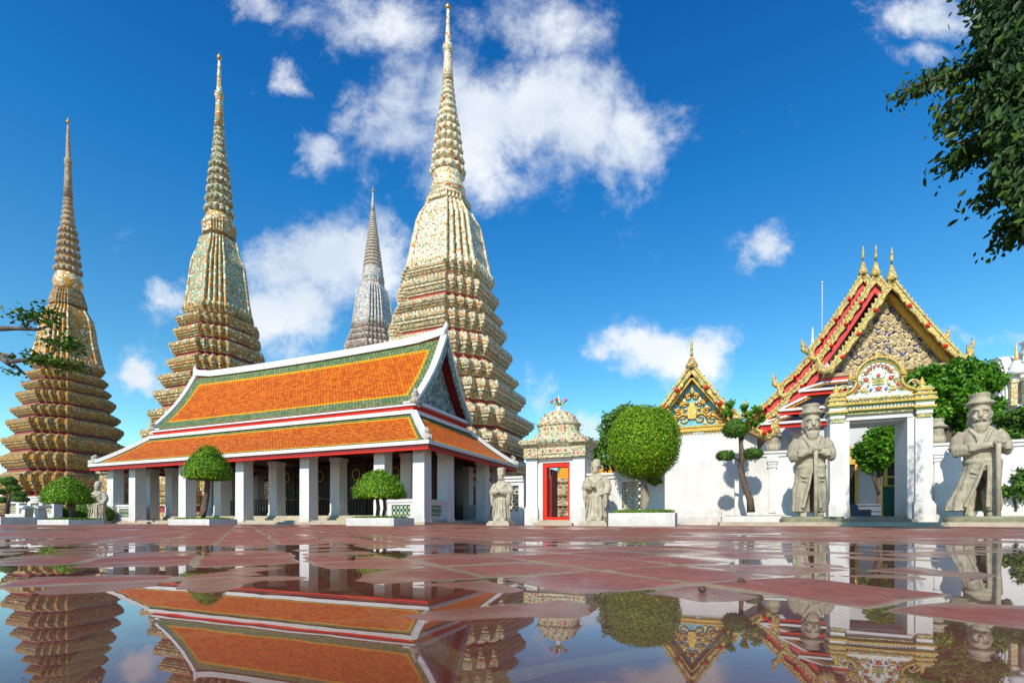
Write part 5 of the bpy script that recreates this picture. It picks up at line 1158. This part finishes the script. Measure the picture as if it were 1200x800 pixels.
# far left bonsai
x, y, _ = gp(8, 22.0); planter('planter', 'low grey planter with a small pad bonsai at the left edge', x, y, 2.0, 1.2, .34, .06)
b_ = thing('bonsai_tree', 'small bonsai with three round pads at the left edge before the lattice wall', 'bonsai', (x, y, 0)); Q_ = lambda px, py: ((px-8)/F*22.0, 0, Zr(py, 22.0))
mb = MB(); trunk(mb, [Q_(8,602),Q_(9,590),Q_(12,582),Q_(10,572),Q_(11,566)], [.09,.08,.07,.06,.05])
for px, py in ((-2,575),(20,576),(2,584),(22,586)): trunk(mb, [Q_(10,582),Q_(px,py)], [.05,.03])
mb.build('trunk', BARK, b_)
for i, (px, py, rx, rz) in enumerate(((10,564,.30,.22),(-3,576,.34,.14),(16,572,.26,.14),(22,579,.28,.12),(3,586,.26,.12),(24,585,.30,.12))): clipped(b_, Q_(px, py), rx, rz, 700, .09, DLEAF, 'ball', -.6, 20+i, 'leaf_pad')
hd = thing('clipped_hedge', 'dark clipped hedge between the flat domed topiary and the weathered statue', 'hedge', gp(104, 27.5)); clipped(hd, (0,0,.55), 1.2, .55, 2600, .12, DLEAF, 'box', -1, 30, 'foliage')

def bigtree(label, px, Y, blobs, leaf, n, size, trunk_r=.22, seed=1, group=None, cat='tree'):
    """free growing tree: blobs are (photo column, row, half width, half height) of leaf masses"""
    rnd = random.Random(seed); root = thing('leafy_tree', label, cat, gp(px, Y), 0, group); k_ = Y/F
    top = Zr(blobs[0][1], Y); mb = MB(); trunk(mb, [(0,0,0),(.08,.05,top*.35),(-.05,0,top*.75)], [trunk_r, trunk_r*.8, trunk_r*.5])
    for bx, by, rx, ry in blobs: trunk(mb, [(0,.0,top*.38),((bx-px)*k_*.5,.1,(top*.5+Zr(by,Y))/2),((bx-px)*k_,0,Zr(by,Y))], [trunk_r*.45, trunk_r*.3, trunk_r*.12])
    mb.build('trunk', BARK, root); mb = MB(); pts = []; ar = sum(b[2]*b[3] for b in blobs)
    for bx, by, rx, ry in blobs:
        c = Vector(((bx-px)*k_, rnd.uniform(-.3,.3)*rx*k_, Zr(by, Y)))
        for q in range(max(6, int(26*rx*ry/ar*len(blobs)))):   # leaf clumps within each mass
            d = Vector((rnd.gauss(0,1), rnd.gauss(0,1), rnd.gauss(0,1))).normalized()*rnd.uniform(.35,1)**.5
            cc = c+Vector((d.x*rx*k_*.85, d.y*rx*k_*.85, d.z*ry*k_*.85)); cr_ = min(rx, ry)*k_*rnd.uniform(.25,.42)
            for _ in range(int(n*rx*ry/ar/max(6, int(26*rx*ry/ar*len(blobs))))):
                e = Vector((rnd.gauss(0,1), rnd.gauss(0,1), rnd.gauss(0,1))).normalized(); pts.append((cc+e*cr_*rnd.uniform(.5,1.05), e))
    leaves(mb, pts, size, rnd, 0, -.1, .55); mb.build('crown', leaf, root); return root
bigtree('loose green tree rising behind the big round topiary', 728, 27, [(722,500,22,20),(706,517,16,15),(742,486,18,14),(706,535,16,16),(748,505,20,25)], SLEAF, 5600, .24, .25, 41, 'trees behind the walls')
bigtree('dense green tree filling the space right of the ornate gateway', 1112, 21.5, [(1108,462,42,34),(1085,452,26,26),(1140,452,28,26),(1098,495,32,26),(1140,492,28,28),(1118,438,32,14),(1155,470,16,26)], TLEAF, 26000, .20, .3, 42, 'trees behind the walls')
bigtree('green tree seen through the opening of the ornate gateway', 1030, 23.5, [(1030,522,24,24),(1014,530,14,18),(1044,520,14,26),(1022,546,14,10)], TLEAF, 9000, .2, .16, 43, 'trees behind the walls')
bigtree('dark round tree behind the wall at the right edge', 1196, 16.6, [(1194,500,24,24),(1212,505,22,28),(1188,490,18,12)], DLEAF, 9000, .15, .14, 44, 'trees behind the walls')
bigtree('thin low shrub hanging in the shade behind the right statue', 1190, 15.9, [(1190,572,18,14),(1200,560,14,16),(1206,588,12,14)], DLEAF, 2200, .15, .06, 45, None, 'shrub')

# overhanging crown in the upper right: branches from a trunk outside the frame
ov = thing('overhanging_tree', 'dark leafy branch hanging in from the upper right corner', 'tree', (9.2, 7.2, 0)); rnd = random.Random(50)
W_ = lambda px, py, Y: Vector((G(px, Y)-9.2, Y-7.2, Zr(py, Y)))
twigs = [((1250,70),(1160,70),(1100,92),(1050,108)), ((1250,40),(1180,20),(1130,-6)), ((1250,90),(1180,110),(1130,135),(1094,152)), ((1260,110),(1200,140),(1150,165),(1098,190)), ((1260,130),(1210,180),(1170,205),(1142,240)), ((1260,150),(1215,215),(1190,255),(1166,290)),
         ((1250,60),(1190,60),(1140,70)), ((1260,80),(1200,100),(1160,120)), ((1260,20),(1200,-5),(1160,15)), ((1260,140),(1205,165),(1180,190)), ((1270,160),(1225,240),(1200,272)), ((1260,100),(1190,80),(1150,52)), ((1250,40),(1195,45),(1150,30)),((1262,125),(1190,150),(1120,168)),((1265,150),(1220,200),(1192,232)),((1255,60),(1185,90),(1110,120)),((1265,170),(1215,236),(1182,272))]
mb = MB(); mb.tube([(0,0,0),(.1,0,2.5),(-.1,.1,5.2)], [.35,.30,.22], 10); cen = W_(1330, 60, 7.2); mb.tube([(-.05,.05,4.6), tuple((Vector((-.05,.05,4.6))+cen)/2+Vector((0,0,.3))), tuple(cen)], [.2,.14,.12], 8)
pts = []
for layer_ in range(3):
    for tw_ in twigs:
        Y0 = 6.4+layer_*.8+rnd.uniform(-.2,.2); off = [rnd.uniform(-10, 10)*(layer_ > 0), rnd.uniform(-10, 10)*(layer_ > 0)]
        path = [cen]+[W_(a+off[0]+(18 if layer_ else 0), b_+off[1], Y0+.15*i) for i, (a, b_) in enumerate(tw_)]
        mb.tube(path, [.05]+[max(.007, .03-.007*i) for i in range(len(tw_))], 5)
        for i in range(1, len(path)-1):
            p, q = path[i], path[i+1]; L = (q-p).length
            for _ in range(int(L*190)):
                f_ = rnd.random(); base = p.lerp(q, f_)+Vector((rnd.gauss(0,.07), rnd.gauss(0,.13), rnd.gauss(0,.065)))
                pts.append((base, Vector((rnd.gauss(0,.5), rnd.gauss(0,.5), 1)).normalized()))
for _ in range(19000):                                        # the dense heart of the crown
    px, py = rnd.uniform(1135, 1290), rnd.uniform(-60, 285)
    if px < 1150+28*noise.noise((px*.02, py*.02, 0))+max(0, (py-130))*.36: continue
    pts.append((W_(px, py, rnd.uniform(6.0, 8.4)), Vector((rnd.gauss(0,.6), rnd.gauss(0,.6), 1)).normalized()))
mb.build('trunk', BARK, ov)
mb = MB()
for p, n_ in pts:                                            # drooping long leaves
    a = (Vector((rnd.gauss(-.35,.55), rnd.gauss(0,.5), rnd.gauss(-.75,.4)))).normalized(); b_ = a.cross(Vector((rnd.gauss(0,.4), -1, rnd.gauss(.3,.5)))).normalized()
    L = rnd.uniform(.06,.16); Wd = L*.20; m_ = a.cross(b_)*Wd*.35
    mb.add([p, p+a*L*.3+b_*Wd*.9+m_, p+a*L*.65+b_*Wd+m_, p+a*L, p+a*L*.65-b_*Wd+m_, p+a*L*.3-b_*Wd*.9+m_, p+a*L*.5], [(0,1,6),(1,2,6),(2,3,6),(3,4,6),(4,5,6),(5,0,6)])
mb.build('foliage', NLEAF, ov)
# bare branches at the left edge
lb = thing('gnarled_tree', 'gnarled branches with leaf tufts reaching in from the left edge', 'tree', (G(-70, 8.5), 8.5, 0)); rnd = random.Random(51)
L_ = lambda px, py, dy=0: Vector(((px+70)/F*8.5, dy, Zr(py, 8.5)))
mb = MB(); trunk(mb, [(0,0,0),(.1,0,1.2),tuple(L_(-60,460)),tuple(L_(-40,415))], [.22,.19,.15,.11])
brs = [[(-40,415),(-10,412),(12,426),(20,427),(40,418),(58,408),(72,396)], [(-60,440),(-30,385),(0,386),(22,388),(40,384),(52,378),(62,369)], [(0,386),(20,381),(36,377),(48,378)], [(-10,412),(8,414),(16,414)], [(16,427),(20,436)], [(0,420),(6,428)]]
for b_ in brs: n_ = len(b_); mb.tube([tuple(L_(px, py, .15*math.sin(i*1.7))) for i, (px, py) in enumerate(b_)], [max(.012, (.062 if n_ > 5 else .03)*(1-i/(n_+.3))) for i in range(n_)], 7)
mb.build('trunk', mat('grey_bark', (.16,.13,.115), .95, .1, 9, .4, .02, 22), lb)
pts = []
for px, py, rx, ry, n_ in ((40,370,16,6,130),(58,366,9,8,120),(64,380,6,9,70),(32,372,10,6,60),(80,402,12,8,200),(60,402,10,6,70),(55,423,16,6,150),(75,427,16,7,190),(88,408,6,6,40),(44,420,8,5,60),(16,420,7,5,40),(10,434,5,4,26),(18,440,4,4,16),(24,378,5,4,24)):
    for _ in range(n_): pts.append((L_(px+rnd.gauss(0,.5)*rx, py+rnd.gauss(0,.5)*ry, rnd.gauss(0,.14)), Vector((rnd.gauss(0,.5), rnd.gauss(0,.5), 1)).normalized()))
mb = MB(); leaves(mb, pts, .085, rnd, 0, 0, .6); mb.build('foliage', DLEAF, lb)

# ------------------------------------------------------------------ left: lattice wall, stone seat, shrine post
lw = low_wall('lattice_wall', 'white lattice wall at the left before the ochre chedi', gp(52, 25.5)[:2], -3.4, 1.25, 1.45, [], [(-3.1,-2.3),(-2.0,-1.2),(-.9,-.1),(.2,1.0)])
st = thing('stone_bench', 'pale stone bench beside the lattice wall at the left', 'bench', gp(40, 23.3), ROT+R(20))
mb = MB(); mb.box(-.62,.62,-.28,.28,.78,.90); mb.build('bench_top', mat('pale_marble', (.62,.66,.70), .5, .4, 3, .1, 0), st)
for sg in (-1, 1): mb = MB(); mb.prism([(sg*.42-.12,0),(sg*.42+.12,0),(sg*.30+.08,.78),(sg*.30-.08,.78)], -.2, .2); mb.build('leg', WHITE, st)
cp = thing('carved_pier', 'square carved cream pier behind the weathered statue', 'pier', gp(123, 31), ROT); zt_ = Zr(550, 31)
mb = MB(); mb.box(-.62,.62,0,1.24,0,zt_-.25); mb.box(-.75,.75,-.13,1.37,zt_-.25,zt_); mb.build('shaft', D1, cp); mb = MB(); mb.lathe([(.5,zt_),(.35,zt_+.15),(.1,zt_+.4),(.01,zt_+.55)], 4, 0, False, 0, .62); mb.build('cap', D2, cp)

# ------------------------------------------------------------------ behind the gates
gal = thing('tiled_gallery', 'low gallery with a golden orange roof edged green, seen behind the red framed gateway', 'gallery', (G(700, 31), 31, 0), ROT)
mb = MB(); mb.box(-2.6, 4.5, 0, 4, 0, 2.9); mb.build('wall', WHITE, gal); mb = MB(); zb_, zt_ = Zr(562, 30), Zr(536, 31.5)
roof_panel(mb, (-2.9,-.7,zb_), (4.8,-.7,zb_), (4.8,1.6,zt_), (-2.9,1.6,zt_), .22, .08, .05); mb.build('roof', [mat('amber_tile', (.66,.27,.012), .5, .3, 3, .15, .01, 30), YEL, mat('teal_tile', (.06,.20,.15), .5, .3, 3, .2, 0), DRED], gal)
ped_ = thing('tiered_pedestal', 'tiered tan stone pedestal seen through the red framed gateway', 'pedestal', (G(661, 25), 25, 0), ROT)
TAN = mosaic('tan_relief', [(0,(.46,.36,.20)),(.5,(.40,.31,.19)),(.85,(.22,.16,.10))], 5, bump=.12)
for z0, z1, r_ in ((0,.5,1.75),(.5,1.0,1.6),(1.0,1.5,1.5),(1.5,2.25,1.3)):
    h_ = z1-z0; mb = MB(); mb.loft([plan_ring(r_*k_, z0+f_*h_) for f_, k_ in ((0,1),(.2,1),(.28,.9),(.6,.88),(.7,.96),(.8,1.0),(1,1.0))], 0); petals(mb, r_*.9, z0+.35*h_, z0+.65*h_, .25, .05, 0); mb.build('tier', TAN, ped_)
# porch fittings seen through the ornate gateway
pc = thing('stone_steps', 'blue grey stone steps seen through the ornate gateway', 'steps', (G(1018, 22), 22, .13), ROT)
BG = mat('blue_grey_stone', (.13,.15,.19), .6, .4, 3, .2, .01, 20); mb = MB()
for k_ in range(3): mb.box(-.95, .95, .3*k_, 2.2, .27*k_, .27*(k_+1)); 
for k_ in range(3): mb.box(-1.0, 1.0, .3*k_-.05, .3*k_+.2, .27*(k_+1)-.06, .27*(k_+1)+.02)
mb.build('tread', BG, pc)
pw = thing('porch_wall', 'white porch wall with gilded door frames seen through the ornate gateway', 'wall', (G(1022, 25.2), 25.2, .13), ROT)
mb = MB(); mb.box(-2.4, 2.6, .1, .4, 0, 4.9); mb.build('wall_body', mat('grey_plaster', (.55,.55,.54), .8, .2, 1, .08, 0), pw)  # even grey plaster, a little darker than the white walls
for x in (-.95, .85):
    mb = MB(); mb.box(x-.34, x-.2, -.02, .1, .9, 3.0); mb.box(x+.2, x+.34, -.02, .1, .9, 3.0); mb.box(x-.45, x+.45, -.05, .1, 3.0, 3.25); mb.prism([(x-.5,3.25),(x+.5,3.25),(x+.3,3.55),(x,4.0),(x-.3,3.55)], -.04, .1); mb.box(x-.42, x+.42, -.05, .1, .75, .9); fr_ = mb.build('gilded_door_frame', GOLDP, pw)
    mb = MB(); mb.box(x-.2, x+.2, .04, .095, .9, 3.0); mb.build('door_leaf', DARKW, fr_)
mb = MB(); mb.box(-.55, .45, -.25, .09, 2.95, 3.25); mb.box(-.5, .4, -.05, .09, 3.25, 3.45); mb.build('brown_canopy', mat('brown_canopy', (.16,.07,.035), .6, .3, 4, .2, 0), pw)
sn = thing('green_screen', 'dark green panel in a yellow frame just inside the ornate gateway', 'screen', (G(1046, 19.6), 19.6, .13), ROT)
mb = MB(); mb.box(-.32,.32,0,.04,.1,1.42); mb.build('panel', mat('green_sheet', (.01,.10,.06), .5, .4, 6, .5, 0), sn)
mb = MB(); mb.box(-.37,-.32,-.02,.06,0,1.85); mb.box(.32,.37,-.02,.06,0,1.85); mb.box(-.32,.32,-.02,.06,1.42,1.48); mb.box(-.32,.32,-.02,.06,1.78,1.85); mb.build('yellow_frame', OCH, sn)
ys = thing('yellow_sign', 'small yellow warning sign at the left foot of the ornate gateway opening', 'sign', (G(991.5, 17.55), 17.55, .25), ROT)
mb = MB(); mb.prism([(-.13,0),(.13,0),(.11,.46),(-.11,.46)], -.02, .0); mb.build('board', mat('yellow_board', (.72,.46,.03), .4, .5), ys)
mb = MB(); mb.prism([(-.05,.22),(.05,.22),(0,.34)], -.03, -.02); mb.box(-.07,.07,-.028,-.02,.10,.13); mb.box(-.06,.06,-.028,-.02,.16,.19); mb.build('printed_mark', DARKW, ys)

# white prang at the right edge
pr_ = thing('white_prang', 'white tower shrine with arched gables and gold pilasters at the right edge', 'shrine', (G(1216, 24), 24, 0), ROT)
zz = lambda py: Zr(py, 24)
mb = MB(); mb.box(-1.36,1.36,-1.36,1.36,0,zz(478)); mb.box(-1.16,1.16,-1.16,1.16,zz(478),zz(440)); mb.build('body', WHITE, pr_)
PG = mosaic('pale_gold_mosaic', [(0,(.55,.42,.16)),(.5,(.62,.55,.36)),(.8,(.7,.68,.6))], 8)
for rot_ in (-math.pi/2, 0, math.pi/2):
    M = Matrix.Rotation(rot_, 4, 'Z')
    for r_, y0, y1 in ((.92,-1.6,-.96),(.80,-1.68,-1.602),(.68,-1.76,-1.682)):
        n_ = 12; o_ = [(r_, zz(470))]+[(r_*math.cos(R(180*k_/n_)), zz(446)+(1.0+.45*math.sin(R(180*k_/n_)))*r_*math.sin(R(180*k_/n_))) for k_ in range(n_+1)]+[(-r_, zz(470))]
        mb = MB(); m2 = MB(); m2.prism(o_, y0, y1); mb.add([M @ Vector(v) for v in m2.v], m2.f); mb.build('arched_gable', WHITE2, pr_)
    for x in (-1.08,-.76,.76,1.08):
        mb = MB(); m2 = MB(); m2.box(x-.11,x+.11,-1.52,-1.28,zz(478),zz(452)); m2.box(x-.15,x+.15,-1.56,-1.24,zz(452),zz(448)); mb.add([M @ Vector(v) for v in m2.v], m2.f); mb.build('gold_pilaster', PG, pr_)
mb = MB(); mb.loft([plan_ring(r_*.8, z) for r_, z in ((1.3,zz(440)),(1.4,zz(436)),(1.1,zz(434)),(1.05,zz(428)),(1.2,zz(425)),(.9,zz(423)),(.85,zz(416)),(1.0,zz(413)),(.7,zz(411)),(.6,zz(402)),(.75,zz(399)),(.4,zz(396)),(.25,zz(384)),(.05,zz(370)))]); mb.build('tower', WHITE2, pr_)
mb = MB(); mb.lathe([(.36,zz(442)),(.34,zz(437)),(.27,zz(435)),(.30,zz(432)),(.15,zz(428)),(.17,zz(426))], 10, 0, True, -1.2, -.9); mb.build('corner_turret', WHITE2, pr_)
mb = MB(); mb.lathe([(.12,zz(426)+.003),(.08,zz(421)),(.05,zz(412)),(.01,zz(403))], 10, 0, True, -1.2, -.9); mb.build('corner_spire', mat('gilt_spire', (.62,.44,.16), .35, .5, 5, .2, 0), pr_)

for px, py, s_, lb_ in ((823, 690, .010, 'small dark pebble left of the raised dry tile'), (869, 681, .011, 'small dark pebble behind the raised dry tile'), (412, 652, .016, 'small dark pebble on the wet paving left of centre')):
    x, y = gxy(px, py+4); rnd = random.Random(px); mb = MB(); mb.ball((0, 0, s_*.6), s_, 0, 9, 7, .75)
    mb.v = [tuple(Vector(v)*(1+.25*noise.noise(Vector(v)/s_*1.3+Vector((px, 0, 0))))) for v in mb.v]
    pb = mb.build('pebble', SOIL); pb.location = (x, y, base_h(x, y)+.001); pb.rotation_euler = (0, 0, px); tag(pb, lb_, 'pebble', 'pebbles on the wet paving')
